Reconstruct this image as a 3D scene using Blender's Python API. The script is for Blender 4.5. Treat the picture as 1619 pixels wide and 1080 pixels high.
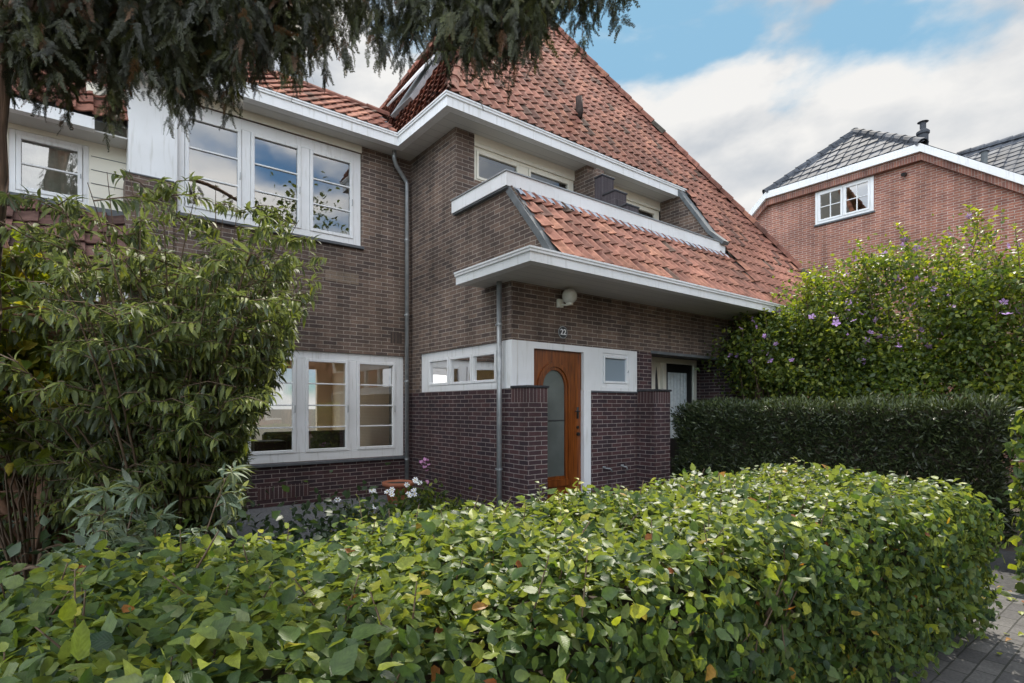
import bpy, bmesh, math, random
import numpy as np
from mathutils import Vector
R = math.radians
rng = np.random.default_rng(7); random.seed(7)
for o in list(bpy.data.objects): bpy.data.objects.remove(o)
S = bpy.context.scene; COL = S.collection

# ------------------------------------------------------------------ camera
cam_d = bpy.data.cameras.new("camera"); cam = bpy.data.objects.new("camera", cam_d); COL.objects.link(cam)
cam.location = (0, 0, 1.5); cam.rotation_euler = (R(90), 0, R(-37.94))
cam_d.lens = 863.57/1619*36; cam_d.sensor_width = 36; cam_d.shift_y = (643.76-540)/1619
cam_d.clip_start = .05; cam_d.clip_end = 3000
S.camera = cam
S.render.resolution_x = 1024; S.render.resolution_y = 683
# ------------------------------------------------------------------ light
SUN_EL, SUN_DIR = 52, (.86, .51)
az = math.atan2(SUN_DIR[0], SUN_DIR[1])
sl = bpy.data.lights.new("sun", 'SUN'); so = bpy.data.objects.new("sun", sl); COL.objects.link(so)
sl.energy = 3.4; sl.angle = R(.5); sl.color = (1, .93, .82)
so.rotation_euler = (R(90-SUN_EL), 0, math.pi-az)
W = bpy.data.worlds.new("World"); S.world = W; W.use_nodes = True
nt = W.node_tree; N = nt.nodes; L = nt.links
for n in list(N): N.remove(n)
def nd(nodes, t, **k):
    n = nodes.new(t)
    for a, b in k.items():
        if a.startswith('i_'): n.inputs[a[2:].replace('_', ' ')].default_value = b
        else: setattr(n, a, b)
    return n
wo = nd(N, 'ShaderNodeOutputWorld'); bg = nd(N, 'ShaderNodeBackground'); bg.inputs[1].default_value = .12
sky = nd(N, 'ShaderNodeTexSky', sky_type='NISHITA', sun_disc=False, sun_elevation=R(SUN_EL), sun_rotation=az, dust_density=1.5, ozone_density=2.0)
tc = nd(N, 'ShaderNodeTexCoord'); sx = nd(N, 'ShaderNodeSeparateXYZ'); L.new(tc.outputs['Generated'], sx.inputs[0])
def wm(op, a, b=None, c=None):
    n = nd(N, 'ShaderNodeMath', operation=op)
    for i, v in enumerate((a, b, c)):
        if v is None: continue
        if isinstance(v, (int, float)): n.inputs[i].default_value = v
        else: L.new(v, n.inputs[i])
    return n.outputs[0]
# cumulus: direction-space noise squeezed vertically, shaded by the density just above each point
def cloud_noise(dz):
    m_ = nd(N, 'ShaderNodeMapping'); m_.inputs['Location'].default_value = (CO[0], CO[1], CO[2]+dz*2.0); m_.inputs['Scale'].default_value = (1, 1, 2.0); L.new(tc.outputs['Generated'], m_.inputs[0])
    c_ = nd(N, 'ShaderNodeTexNoise'); c_.inputs['Scale'].default_value = 2.1; c_.inputs['Detail'].default_value = 8; c_.inputs['Roughness'].default_value = .5; c_.inputs['Distortion'].default_value = .15
    L.new(m_.outputs[0], c_.inputs['Vector']); return c_.outputs[0]
CO = (49.4, 10.1, 0.1)
n0 = cloud_noise(0); n1 = cloud_noise(.05)
cr = nd(N, 'ShaderNodeValToRGB'); cr.color_ramp.elements[0].position = .415; cr.color_ramp.elements[1].position = .495; cr.color_ramp.interpolation = 'EASE'
L.new(n0, cr.inputs[0])
shd = wm('MULTIPLY_ADD', wm('SUBTRACT', n0, n1), 4.6, .52)
shd2 = wm('SUBTRACT', shd, wm('MULTIPLY', wm('SUBTRACT', n0, .5), 2.2))
cc = nd(N, 'ShaderNodeValToRGB'); cc.color_ramp.elements[0].position = .15; cc.color_ramp.elements[0].color = (.50, .56, .64, 1)
cc.color_ramp.elements[1].position = .75; cc.color_ramp.elements[1].color = (1.0, .99, .97, 1)
L.new(shd2, cc.inputs[0])
vm = nd(N, 'ShaderNodeVectorMath', operation='SCALE'); L.new(cc.outputs[0], vm.inputs[0]); vm.inputs['Scale'].default_value = 6.3
gm = nd(N, 'ShaderNodeVectorMath', operation='MULTIPLY'); L.new(sky.outputs[0], gm.inputs[0]); gm.inputs[1].default_value = (.60, .80, .86)
gl_ = nd(N, 'ShaderNodeVectorMath', operation='MINIMUM'); L.new(gm.outputs[0], gl_.inputs[0]); gl_.inputs[1].default_value = (2.0, 3.7, 5.2)
mx = nd(N, 'ShaderNodeMix', data_type='RGBA'); L.new(cr.outputs[0], mx.inputs[0]); L.new(gl_.outputs[0], mx.inputs[6]); L.new(vm.outputs[0], mx.inputs[7])
# sky opposite the sun, behind the camera, boosted as added fill for shaded fronts
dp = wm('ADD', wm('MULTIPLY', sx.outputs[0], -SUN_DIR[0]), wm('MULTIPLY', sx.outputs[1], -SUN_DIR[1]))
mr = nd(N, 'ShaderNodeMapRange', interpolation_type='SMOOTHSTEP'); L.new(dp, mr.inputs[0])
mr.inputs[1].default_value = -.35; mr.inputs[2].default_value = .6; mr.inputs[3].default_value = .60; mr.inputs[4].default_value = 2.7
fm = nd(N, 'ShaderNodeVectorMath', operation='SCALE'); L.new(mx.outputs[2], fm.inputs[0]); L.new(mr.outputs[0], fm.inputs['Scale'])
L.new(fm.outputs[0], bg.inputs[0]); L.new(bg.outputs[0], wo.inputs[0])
S.view_settings.view_transform = 'Standard'; S.view_settings.look = 'None'; S.view_settings.exposure = 1.0; S.view_settings.gamma = 1
S.view_settings.use_curve_mapping = False
S.cycles.max_bounces = 8; S.cycles.transparent_max_bounces = 16

# ------------------------------------------------------------------ materials
def lin(r, g, b): return (r, g, b, 1)
MATS = {}
def mat(name):
    m = bpy.data.materials.new(name); m.use_nodes = True; MATS[name] = m
    return m, m.node_tree.nodes, m.node_tree.links, m.node_tree.nodes['Principled BSDF']
def noise_col(n, l, c1, c2, scale, coord=None, detail=6, lo=.35, hi=.65):
    t = nd(n, 'ShaderNodeTexNoise'); t.inputs['Scale'].default_value = scale; t.inputs['Detail'].default_value = detail
    if coord: l.new(coord, t.inputs['Vector'])
    r = nd(n, 'ShaderNodeValToRGB'); r.color_ramp.elements[0].position = lo; r.color_ramp.elements[1].position = hi
    r.color_ramp.elements[0].color = lin(*c1); r.color_ramp.elements[1].color = lin(*c2)
    l.new(t.outputs[0], r.inputs[0]); return r.outputs[0], t.outputs[0]
def geo(n): return nd(n, 'ShaderNodeNewGeometry').outputs['Position']
def simple(name, c1, c2=None, rough=.5, scale=3, metal=0, bump=0, bscale=40, lo=.35, hi=.65):
    m, n, l, p = mat(name); g = geo(n)
    if c2:
        c, f = noise_col(n, l, c1, c2, scale, g, lo=lo, hi=hi); l.new(c, p.inputs['Base Color'])
    else: p.inputs['Base Color'].default_value = lin(*c1)
    p.inputs['Roughness'].default_value = rough; p.inputs['Metallic'].default_value = metal
    if bump:
        t = nd(n, 'ShaderNodeTexNoise'); t.inputs['Scale'].default_value = bscale; t.inputs['Detail'].default_value = 8; l.new(g, t.inputs['Vector'])
        b = nd(n, 'ShaderNodeBump'); b.inputs['Strength'].default_value = bump; b.inputs['Distance'].default_value = .01
        l.new(t.outputs[0], b.inputs['Height']); l.new(b.outputs[0], p.inputs['Normal'])
    return m
def brick(name, c1, c2, mort, bw=.22, rh=.0625, ms=.0045, blotch=(.75, 1.2), rough=.8, off=.5, c3=None, vert=False, bscale=0.9):
    m, n, l, p = mat(name); uv = nd(n, 'ShaderNodeUVMap').outputs[0]
    # slight wobble so courses are not ruler-straight
    wn = nd(n, 'ShaderNodeTexNoise'); wn.inputs['Scale'].default_value = 6; l.new(uv, wn.inputs['Vector'])
    ws = nd(n, 'ShaderNodeVectorMath', operation='SCALE'); ws.inputs['Scale'].default_value = .009; l.new(wn.outputs['Color'], ws.inputs[0])
    wa = nd(n, 'ShaderNodeVectorMath', operation='ADD'); l.new(uv, wa.inputs[0]); l.new(ws.outputs[0], wa.inputs[1])
    vec = wa.outputs[0]
    b = nd(n, 'ShaderNodeTexBrick', offset=off, squash=1); l.new(vec, b.inputs['Vector'])
    b.inputs['Scale'].default_value = 1; b.inputs['Brick Width'].default_value = bw; b.inputs['Row Height'].default_value = rh
    b.inputs['Mortar Size'].default_value = ms; b.inputs['Mortar Smooth'].default_value = .25; b.inputs['Bias'].default_value = 0
    b.inputs['Color1'].default_value = lin(*c1); b.inputs['Color2'].default_value = lin(*c2)
    b.inputs['Mortar'].default_value = lin(*mort)
    # big weather blotches and fine grain
    t = nd(n, 'ShaderNodeTexNoise'); t.inputs['Scale'].default_value = bscale; t.inputs['Detail'].default_value = 5; l.new(uv, t.inputs['Vector'])
    r = nd(n, 'ShaderNodeMapRange'); l.new(t.outputs[0], r.inputs[0]); r.inputs[1].default_value = .3; r.inputs[2].default_value = .7; r.inputs[3].default_value = blotch[0]; r.inputs[4].default_value = blotch[1]
    t2 = nd(n, 'ShaderNodeTexNoise'); t2.inputs['Scale'].default_value = 60; t2.inputs['Detail'].default_value = 4; l.new(uv, t2.inputs['Vector'])
    r2 = nd(n, 'ShaderNodeMapRange'); l.new(t2.outputs[0], r2.inputs[0]); r2.inputs[1].default_value = .3; r2.inputs[2].default_value = .7; r2.inputs[3].default_value = .78; r2.inputs[4].default_value = 1.22
    mm = nd(n, 'ShaderNodeMath', operation='MULTIPLY'); l.new(r.outputs[0], mm.inputs[0]); l.new(r2.outputs[0], mm.inputs[1])
    sm = nd(n, 'ShaderNodeMapping'); sm.inputs['Scale'].default_value = (3.2, .45, 1); l.new(uv, sm.inputs[0])
    t4 = nd(n, 'ShaderNodeTexNoise'); t4.inputs['Scale'].default_value = 1.4; t4.inputs['Detail'].default_value = 7; l.new(sm.outputs[0], t4.inputs['Vector'])
    r4 = nd(n, 'ShaderNodeMapRange'); l.new(t4.outputs[0], r4.inputs[0]); r4.inputs[1].default_value = .35; r4.inputs[2].default_value = .68; r4.inputs[3].default_value = 1.18; r4.inputs[4].default_value = .74
    m4 = nd(n, 'ShaderNodeMath', operation='MULTIPLY'); l.new(mm.outputs[0], m4.inputs[0]); l.new(r4.outputs[0], m4.inputs[1]); mm = m4
    v = nd(n, 'ShaderNodeVectorMath', operation='SCALE'); l.new(b.outputs[0], v.inputs[0]); l.new(mm.outputs[0], v.inputs['Scale'])
    l.new(v.outputs[0], p.inputs['Base Color']); p.inputs['Roughness'].default_value = rough
    p.inputs['Specular IOR Level'].default_value = .3
    inv = nd(n, 'ShaderNodeMath', operation='SUBTRACT'); inv.inputs[0].default_value = 1; l.new(b.outputs['Fac'], inv.inputs[1])
    ad = nd(n, 'ShaderNodeMath', operation='MULTIPLY_ADD'); l.new(t2.outputs[0], ad.inputs[0]); ad.inputs[1].default_value = .35; l.new(inv.outputs[0], ad.inputs[2])
    bp = nd(n, 'ShaderNodeBump'); bp.inputs['Strength'].default_value = .6; bp.inputs['Distance'].default_value = .006; l.new(ad.outputs[0], bp.inputs['Height']); l.new(bp.outputs[0], p.inputs['Normal'])
    return m
M_BROWN = brick('brown_brick', (.175, .118, .090), (.085, .062, .054), (.34, .29, .24), blotch=(.72, 1.28), ms=.005)
M_DARK = brick('dark_brick', (.078, .038, .038), (.038, .025, .030), (.28, .235, .215), ms=.005)
M_SOLD = brick('soldier_brick', (.085, .042, .040), (.055, .034, .036), (.26, .215, .20), bw=.062, rh=.3, off=0)
M_RED = brick('red_brick', (.36, .15, .10), (.24, .10, .075), (.50, .42, .36), blotch=(.85, 1.12), ms=.006)
M_PAVE = brick('paving_brick', (.105, .10, .095), (.065, .062, .062), (.035, .035, .03), bw=.21, rh=.105, ms=.005, rough=.85)
M_STREET = brick('street_brick', (.14, .10, .09), (.10, .075, .07), (.05, .045, .04), bw=.21, rh=.105, ms=.005)
def paint(name, c1, c2, dirt):
    m, n, l, p = mat(name); g = geo(n)
    c, f = noise_col(n, l, c2, c1, 2.0, g)
    mpn = nd(n, 'ShaderNodeMapping'); mpn.inputs['Scale'].default_value = (16, 16, 1.6); l.new(g, mpn.inputs[0])
    t = nd(n, 'ShaderNodeTexNoise'); t.inputs['Scale'].default_value = 1.5; t.inputs['Detail'].default_value = 7; l.new(mpn.outputs[0], t.inputs['Vector'])
    r = nd(n, 'ShaderNodeMapRange'); l.new(t.outputs[0], r.inputs[0]); r.inputs[1].default_value = .56; r.inputs[2].default_value = .74; r.inputs[3].default_value = 0; r.inputs[4].default_value = .55
    mi = nd(n, 'ShaderNodeMix', data_type='RGBA'); l.new(r.outputs[0], mi.inputs[0]); l.new(c, mi.inputs[6]); mi.inputs[7].default_value = lin(*dirt); l.new(mi.outputs[2], p.inputs['Base Color'])
    p.inputs['Roughness'].default_value = .42
    b = nd(n, 'ShaderNodeBump'); b.inputs['Strength'].default_value = .12; b.inputs['Distance'].default_value = .004; l.new(t.outputs[0], b.inputs['Height']); l.new(b.outputs[0], p.inputs['Normal'])
    return m
M_WHITE = paint('white_paint', (.83, .83, .83), (.76, .76, .75), (.52, .51, .46))
M_SOFFIT = simple('soffit_paint', (.62, .61, .58), (.54, .53, .50), .5, 1.6)
M_CREAM = simple('cream_paint', (.82, .78, .66), (.76, .72, .60), .4, 2)
M_ZINC = simple('zinc', (.30, .315, .32), (.40, .41, .41), .42, 9, metal=.5, bump=.1)
M_LEAD = simple('lead', (.10, .11, .115), (.15, .16, .165), .92, 6, bump=.15)
M_LEADL = simple('lead_light', (.30, .34, .40), (.42, .46, .52), .5, 8, bump=.15)
M_CAP = simple('cap_tile', (.025, .025, .03), (.05, .05, .055), .4, 8)
M_STONE = simple('slate_sill', (.08, .085, .095), (.12, .125, .13), .6, 8)
M_GLOBE = simple('opal_glass', (.70, .69, .62), (.62, .60, .52), .25, 14)
M_BLACK = simple('black_metal', (.015, .015, .015), None, .4)
M_ROOM = simple('room_plaster', (.80, .68, .50), (.70, .58, .42), .9, 1)
M_ROOML = simple('room_pale', (.5, .46, .38), None, .9)
M_CURT = simple('curtain', (.6, .6, .54), (.45, .46, .40), .9, 12)
M_FURN = simple('furniture', (.05, .03, .025), None, .6)
M_TERRA = simple('terracotta', (.42, .15, .075), (.32, .11, .06), .75, 10, bump=.1)
M_SOIL = simple('soil', (.035, .028, .02), (.06, .048, .032), .95, 5, bump=.8, bscale=25)
M_GRAVEL = simple('gravel', (.09, .09, .093), (.20, .20, .20), .9, 45, bump=.9, bscale=70)
M_TWIG = simple('twig_bark', (.10, .065, .04), (.16, .11, .07), .85, 20, bump=.3)
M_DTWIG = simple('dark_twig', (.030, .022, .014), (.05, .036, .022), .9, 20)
M_REDBARK = simple('red_bark', (.17, .085, .05), (.26, .14, .08), .85, 18, bump=.5)
M_GREYT = simple('grey_roof_core', (.05, .055, .065), None, .8)
M_FROST = simple('frosted_glass', (.10, .11, .10), (.14, .15, .14), .16, 2)
M_SEAL = simple('seal', (.03, .03, .03), None, .6)

def bark():
    m, n, l, p = mat('conifer_bark'); g = geo(n)
    mpn = nd(n, 'ShaderNodeMapping'); mpn.inputs['Scale'].default_value = (9, 9, 1.2); l.new(g, mpn.inputs[0])
    c, f = noise_col(n, l, (.05, .03, .022), (.24, .155, .11), 2.2, mpn.outputs[0], detail=9)
    l.new(c, p.inputs['Base Color']); p.inputs['Roughness'].default_value = .95
    b = nd(n, 'ShaderNodeBump'); b.inputs['Strength'].default_value = 1; b.inputs['Distance'].default_value = .03; l.new(f, b.inputs['Height']); l.new(b.outputs[0], p.inputs['Normal'])
    return m
M_BARK = bark()

def glass():
    m, n, l, p = mat('window_glass'); n.remove(p)
    o = n['Material Output']; fr = nd(n, 'ShaderNodeFresnel'); fr.inputs[0].default_value = 1.9
    gl = nd(n, 'ShaderNodeBsdfGlossy'); gl.inputs['Roughness'].default_value = .0
    t = nd(n, 'ShaderNodeTexNoise'); t.inputs['Scale'].default_value = 1.3; l.new(geo(n), t.inputs['Vector'])
    b = nd(n, 'ShaderNodeBump'); b.inputs['Strength'].default_value = .12; b.inputs['Distance'].default_value = .02; l.new(t.outputs[0], b.inputs['Height']); l.new(b.outputs[0], gl.inputs['Normal'])
    tr = nd(n, 'ShaderNodeBsdfTransparent'); tr.inputs[0].default_value = (.93, .95, .93, 1)
    ad = nd(n, 'ShaderNodeMath', operation='MULTIPLY_ADD'); ad.inputs[1].default_value = 1.6; ad.inputs[2].default_value = .06; l.new(fr.outputs[0], ad.inputs[0]); ad.use_clamp = True
    mi = nd(n, 'ShaderNodeMixShader'); l.new(ad.outputs[0], mi.inputs[0]); l.new(tr.outputs[0], mi.inputs[1]); l.new(gl.outputs[0], mi.inputs[2]); l.new(mi.outputs[0], o.inputs[0])
    return m
M_GLASS = glass()

def door_wood():
    m, n, l, p = mat('varnished_wood'); g = geo(n)
    mpn = nd(n, 'ShaderNodeMapping'); mpn.inputs['Scale'].default_value = (14, 14, 1.0); l.new(g, mpn.inputs[0])
    c, f = noise_col(n, l, (.105, .027, .006), (.24, .066, .012), 3, mpn.outputs[0], detail=8)
    l.new(c, p.inputs['Base Color']); p.inputs['Roughness'].default_value = .28
    return m
M_WOOD = door_wood()

def tiles_mat(name, ramp, rough=.7, bump=.35):
    m, n, l, p = mat(name); at = nd(n, 'ShaderNodeAttribute', attribute_name='tint'); g = geo(n)
    r = nd(n, 'ShaderNodeValToRGB'); el = r.color_ramp.elements
    el[0].position = ramp[0][0]; el[0].color = lin(*ramp[0][1]); el[1].position = ramp[-1][0]; el[1].color = lin(*ramp[-1][1])
    for q, c in ramp[1:-1]:
        e = el.new(q); e.color = lin(*c)
    l.new(at.outputs['Fac'], r.inputs[0])
    t = nd(n, 'ShaderNodeTexNoise'); t.inputs['Scale'].default_value = 9; t.inputs['Detail'].default_value = 8; l.new(g, t.inputs['Vector'])
    mr = nd(n, 'ShaderNodeMapRange'); l.new(t.outputs[0], mr.inputs[0]); mr.inputs[1].default_value = .3; mr.inputs[2].default_value = .7; mr.inputs[3].default_value = .62; mr.inputs[4].default_value = 1.28
    t3 = nd(n, 'ShaderNodeTexNoise'); t3.inputs['Scale'].default_value = .8; t3.inputs['Detail'].default_value = 3; l.new(g, t3.inputs['Vector'])
    mr3 = nd(n, 'ShaderNodeMapRange'); l.new(t3.outputs[0], mr3.inputs[0]); mr3.inputs[1].default_value = .3; mr3.inputs[2].default_value = .7; mr3.inputs[3].default_value = .66; mr3.inputs[4].default_value = 1.22
    mu = nd(n, 'ShaderNodeMath', operation='MULTIPLY'); l.new(mr.outputs[0], mu.inputs[0]); l.new(mr3.outputs[0], mu.inputs[1])
    v = nd(n, 'ShaderNodeVectorMath', operation='SCALE'); l.new(r.outputs[0], v.inputs[0]); l.new(mu.outputs[0], v.inputs['Scale'])
    l.new(v.outputs[0], p.inputs['Base Color']); p.inputs['Roughness'].default_value = rough; p.inputs['Specular IOR Level'].default_value = .12
    b = nd(n, 'ShaderNodeBump'); b.inputs['Strength'].default_value = bump; b.inputs['Distance'].default_value = .01; l.new(t.outputs[0], b.inputs['Height']); l.new(b.outputs[0], p.inputs['Normal'])
    return m
M_TILE = tiles_mat('clay_pantile', [(0, (.09, .08, .065)), (.10, (.11, .075, .058)), (.22, (.15, .078, .062)), (.40, (.215, .098, .074)), (.7, (.29, .130, .094)), (1, (.38, .180, .12))], .95)
M_TILEB = tiles_mat('weathered_pantile', [(0, (.06, .045, .04)), (1, (.19, .10, .08))], .9)
M_TILEG = tiles_mat('grey_pantile', [(0, (.062, .067, .078)), (1, (.105, .112, .128))], .75)

def leaf_mat(name, ramp, rough=.42, trans=.35, veins=0, spec=.5, under=None):
    m, n, l, p = mat(name); at = nd(n, 'ShaderNodeAttribute', attribute_name='tint')
    r = nd(n, 'ShaderNodeValToRGB'); el = r.color_ramp.elements
    el[0].position = ramp[0][0]; el[0].color = lin(*ramp[0][1]); el[1].position = ramp[-1][0]; el[1].color = lin(*ramp[-1][1])
    for q, c in ramp[1:-1]:
        e = el.new(q); e.color = lin(*c)
    l.new(at.outputs['Fac'], r.inputs[0]); col = r.outputs[0]
    if under:
        bf = nd(n, 'ShaderNodeNewGeometry').outputs['Backfacing']
        mxx = nd(n, 'ShaderNodeMix', data_type='RGBA'); l.new(bf, mxx.inputs[0]); l.new(col, mxx.inputs[6]); mxx.inputs[7].default_value = lin(*under); col = mxx.outputs[2]
    if veins:
        uv = nd(n, 'ShaderNodeUVMap').outputs[0]; sp = nd(n, 'ShaderNodeSeparateXYZ'); l.new(uv, sp.inputs[0])
        ab = nd(n, 'ShaderNodeMath', operation='ABSOLUTE'); l.new(sp.outputs[0], ab.inputs[0])
        ph = nd(n, 'ShaderNodeMath', operation='MULTIPLY_ADD'); l.new(ab.outputs[0], ph.inputs[0]); ph.inputs[1].default_value = -.45; l.new(sp.outputs[1], ph.inputs[2])
        s2 = nd(n, 'ShaderNodeMath', operation='MULTIPLY'); l.new(ph.outputs[0], s2.inputs[0]); s2.inputs[1].default_value = 44
        si = nd(n, 'ShaderNodeMath', operation='SINE'); l.new(s2.outputs[0], si.inputs[0])
        mid = nd(n, 'ShaderNodeMapRange'); l.new(ab.outputs[0], mid.inputs[0]); mid.inputs[1].default_value = 0; mid.inputs[2].default_value = .06; mid.inputs[3].default_value = -2; mid.inputs[4].default_value = 0
        su = nd(n, 'ShaderNodeMath', operation='ADD'); l.new(si.outputs[0], su.inputs[0]); l.new(mid.outputs[0], su.inputs[1])
        b = nd(n, 'ShaderNodeBump'); b.inputs['Strength'].default_value = veins; b.inputs['Distance'].default_value = .0012; l.new(su.outputs[0], b.inputs['Height']); l.new(b.outputs[0], p.inputs['Normal'])
        mr = nd(n, 'ShaderNodeMapRange'); l.new(su.outputs[0], mr.inputs[0]); mr.inputs[1].default_value = -3; mr.inputs[2].default_value = 0; mr.inputs[3].default_value = 1.12; mr.inputs[4].default_value = .98
        v = nd(n, 'ShaderNodeVectorMath', operation='SCALE'); l.new(col, v.inputs[0]); l.new(mr.outputs[0], v.inputs['Scale']); col = v.outputs[0]
    g = geo(n); t = nd(n, 'ShaderNodeTexNoise'); t.inputs['Scale'].default_value = 90; t.inputs['Detail'].default_value = 3; l.new(g, t.inputs['Vector'])
    mr = nd(n, 'ShaderNodeMapRange'); l.new(t.outputs[0], mr.inputs[0]); mr.inputs[1].default_value = .3; mr.inputs[2].default_value = .7; mr.inputs[3].default_value = .8; mr.inputs[4].default_value = 1.2
    v = nd(n, 'ShaderNodeVectorMath', operation='SCALE'); l.new(col, v.inputs[0]); l.new(mr.outputs[0], v.inputs['Scale']); col = v.outputs[0]
    l.new(col, p.inputs['Base Color']); p.inputs['Roughness'].default_value = rough; p.inputs['Specular IOR Level'].default_value = spec
    if trans:
        tl = nd(n, 'ShaderNodeBsdfTranslucent'); hs = nd(n, 'ShaderNodeVectorMath', operation='MULTIPLY'); l.new(col, hs.inputs[0]); hs.inputs[1].default_value = (1.9, 1.9, .55); l.new(hs.outputs[0], tl.inputs[0])
        mi = nd(n, 'ShaderNodeMixShader'); mi.inputs[0].default_value = trans; l.new(p.outputs[0], mi.inputs[1]); l.new(tl.outputs[0], mi.inputs[2]); l.new(mi.outputs[0], n['Material Output'].inputs[0])
    return m
M_HORN = leaf_mat('hornbeam_leaf', [(0, (.020, .044, .018)), (.45, (.062, .104, .028)), (.8, (.125, .168, .034)), (.93, (.26, .29, .035)), (.965, (.32, .28, .03)), (.985, (.30, .12, .03)), (1, (.22, .07, .025))], .42, .40, spec=.36, veins=.16, under=(.13, .16, .06))
M_BUDD = leaf_mat('buddleja_leaf', [(0, (.045, .066, .018)), (.5, (.100, .128, .028)), (.9, (.18, .20, .04)), (1, (.25, .26, .05))], .5, .3, veins=.3, under=(.13, .16, .11))
M_SILV = leaf_mat('silvery_leaf', [(0, (.10, .14, .09)), (1, (.19, .24, .16))], .6, .25, under=(.25, .28, .22))
M_YELL = leaf_mat('yellow_leaf', [(0, (.10, .15, .02)), (.6, (.20, .22, .025)), (1, (.5, .42, .07))], .5, .35)
M_DKLEAF = leaf_mat('dark_leaf', [(0, (.018, .034, .014)), (1, (.045, .075, .028))], .5, .2)
M_HIB = leaf_mat('hibiscus_leaf', [(0, (.035, .062, .020)), (.6, (.095, .135, .028)), (1, (.25, .27, .042))], .5, .45)
M_YEW = leaf_mat('yew_needle', [(0, (.016, .022, .008)), (.7, (.036, .050, .016)), (.93, (.070, .090, .026)), (1, (.09, .045, .025))], .5, .08)
M_CONI = leaf_mat('conifer_scale', [(0, (.014, .016, .006)), (.55, (.036, .042, .012)), (.88, (.075, .085, .020)), (1, (.11, .055, .022))], .55, .15)
M_TREE = leaf_mat('street_tree_leaf', [(0, (.05, .09, .02)), (1, (.16, .20, .04))], .5, .3)
M_PETW = simple('white_petal', (.85, .85, .85), None, .6)
M_PETP = simple('purple_petal', (.42, .22, .52), (.58, .36, .62), .6, 40)
M_PETK = simple('pink_petal', (.60, .22, .48), (.72, .40, .62), .6, 40)
M_PETC = simple('yellow_stamen', (.6, .45, .06), None, .7)

# ------------------------------------------------------------------ object helpers
def link(o, parent=None):
    COL.objects.link(o)
    if parent is not None: o.parent = parent
    return o
def empty(name, loc, label, cat, group=None):
    o = bpy.data.objects.new(name, None); o.location = loc; o.empty_display_size = .2; COL.objects.link(o)
    o['label'] = label; o['category'] = cat
    if group: o['group'] = group
    return o
def tag(o, label=None, cat=None, group=None, kind=None):
    if label: o['label'] = label
    if cat: o['category'] = cat
    if group: o['group'] = group
    if kind: o['kind'] = kind
    return o
def mk(name, vs, fs, m, parent=None, smooth=False):
    vs = [Vector(v) for v in vs]; off = Vector(parent.matrix_basis.translation) if parent is not None else Vector((0, 0, 0))
    if parent is not None and parent.parent is not None: off = Vector((0, 0, 0)); q = parent
    if parent is not None:
        off = Vector((0, 0, 0)); q = parent
        while q is not None: off += q.location; q = q.parent
    me = bpy.data.meshes.new(name); me.from_pydata([v-off for v in vs], [], fs); me.materials.append(m)
    uvl = me.uv_layers.new(name='UVMap').data
    for p in me.polygons:
        n = p.normal; ax = max(range(3), key=lambda i: abs(n[i]))
        for li in p.loop_indices:
            w = vs[me.loops[li].vertex_index]
            uvl[li].uv = (w.y, w.z) if ax == 0 else ((w.x, w.z) if ax == 1 else (w.x, w.y))
        p.use_smooth = smooth
    return link(bpy.data.objects.new(name, me), parent)
class MB:
    def __init__(s): s.v = []; s.f = []
    def add(s, vs, fs):
        b = len(s.v); s.v += [tuple(v) for v in vs]; s.f += [tuple(i+b for i in f) for f in fs]; return s
    def box(s, x0, x1, y0, y1, z0, z1):
        x0, x1 = min(x0, x1), max(x0, x1); y0, y1 = min(y0, y1), max(y0, y1); z0, z1 = min(z0, z1), max(z0, z1)
        return s.add([(x0, y0, z0), (x1, y0, z0), (x1, y1, z0), (x0, y1, z0), (x0, y0, z1), (x1, y0, z1), (x1, y1, z1), (x0, y1, z1)],
                     [(0, 3, 2, 1), (4, 5, 6, 7), (0, 1, 5, 4), (1, 2, 6, 5), (2, 3, 7, 6), (3, 0, 4, 7)])
    def boxb(s, x0, x1, y0, y1, z0, z1, r=.006):      # box with chamfered vertical+horizontal edges on all sides
        bm = bmesh.new(); bmesh.ops.create_cube(bm, size=1)
        for v in bm.verts: v.co = Vector((x0+(v.co.x+.5)*(x1-x0), y0+(v.co.y+.5)*(y1-y0), z0+(v.co.z+.5)*(z1-z0)))
        bmesh.ops.bevel(bm, geom=bm.edges[:], offset=r, segments=1, affect='EDGES')
        return s.frombm(bm)
    def frombm(s, bm):
        bm.verts.index_update(); s.add([v.co[:] for v in bm.verts], [[v.index for v in f.verts] for f in bm.faces]); bm.free(); return s
    def prism(s, poly, axis, a0, a1):                 # poly in the two other axes, extruded along axis
        def P(u, v, a): return (a, u, v) if axis == 0 else ((u, a, v) if axis == 1 else (u, v, a))
        n = len(poly); vs = [P(u, v, a0) for u, v in poly]+[P(u, v, a1) for u, v in poly]
        return s.add(vs, [tuple(range(n)), tuple(range(2*n-1, n-1, -1))]+[(i, (i+1) % n, (i+1) % n+n, i+n) for i in range(n)])
    def tube(s, pts, rad, seg=8, cap=True):
        pts = [Vector(p) for p in pts]; n = len(pts)
        if isinstance(rad, (int, float)): rad = [rad]*n
        b = len(s.v); prev = None
        for i, p in enumerate(pts):
            d = (pts[min(i+1, n-1)]-pts[max(i-1, 0)]).normalized()
            if prev is None: a = d.orthogonal().normalized()
            else: a = (prev-d*prev.dot(d)).normalized()
            prev = a; c = d.cross(a)
            for k in range(seg):
                t = 2*math.pi*k/seg; s.v.append(tuple(p+(a*math.cos(t)+c*math.sin(t))*rad[i]))
        for i in range(n-1):
            for k in range(seg):
                k2 = (k+1) % seg; s.f.append((b+i*seg+k, b+i*seg+k2, b+(i+1)*seg+k2, b+(i+1)*seg+k))
        if cap: s.f.append(tuple(b+k for k in range(seg-1, -1, -1))); s.f.append(tuple(b+(n-1)*seg+k for k in range(seg)))
        return s
    def build(s, name, m, parent=None, smooth=False): return mk(name, s.v, s.f, m, parent, smooth)
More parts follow.
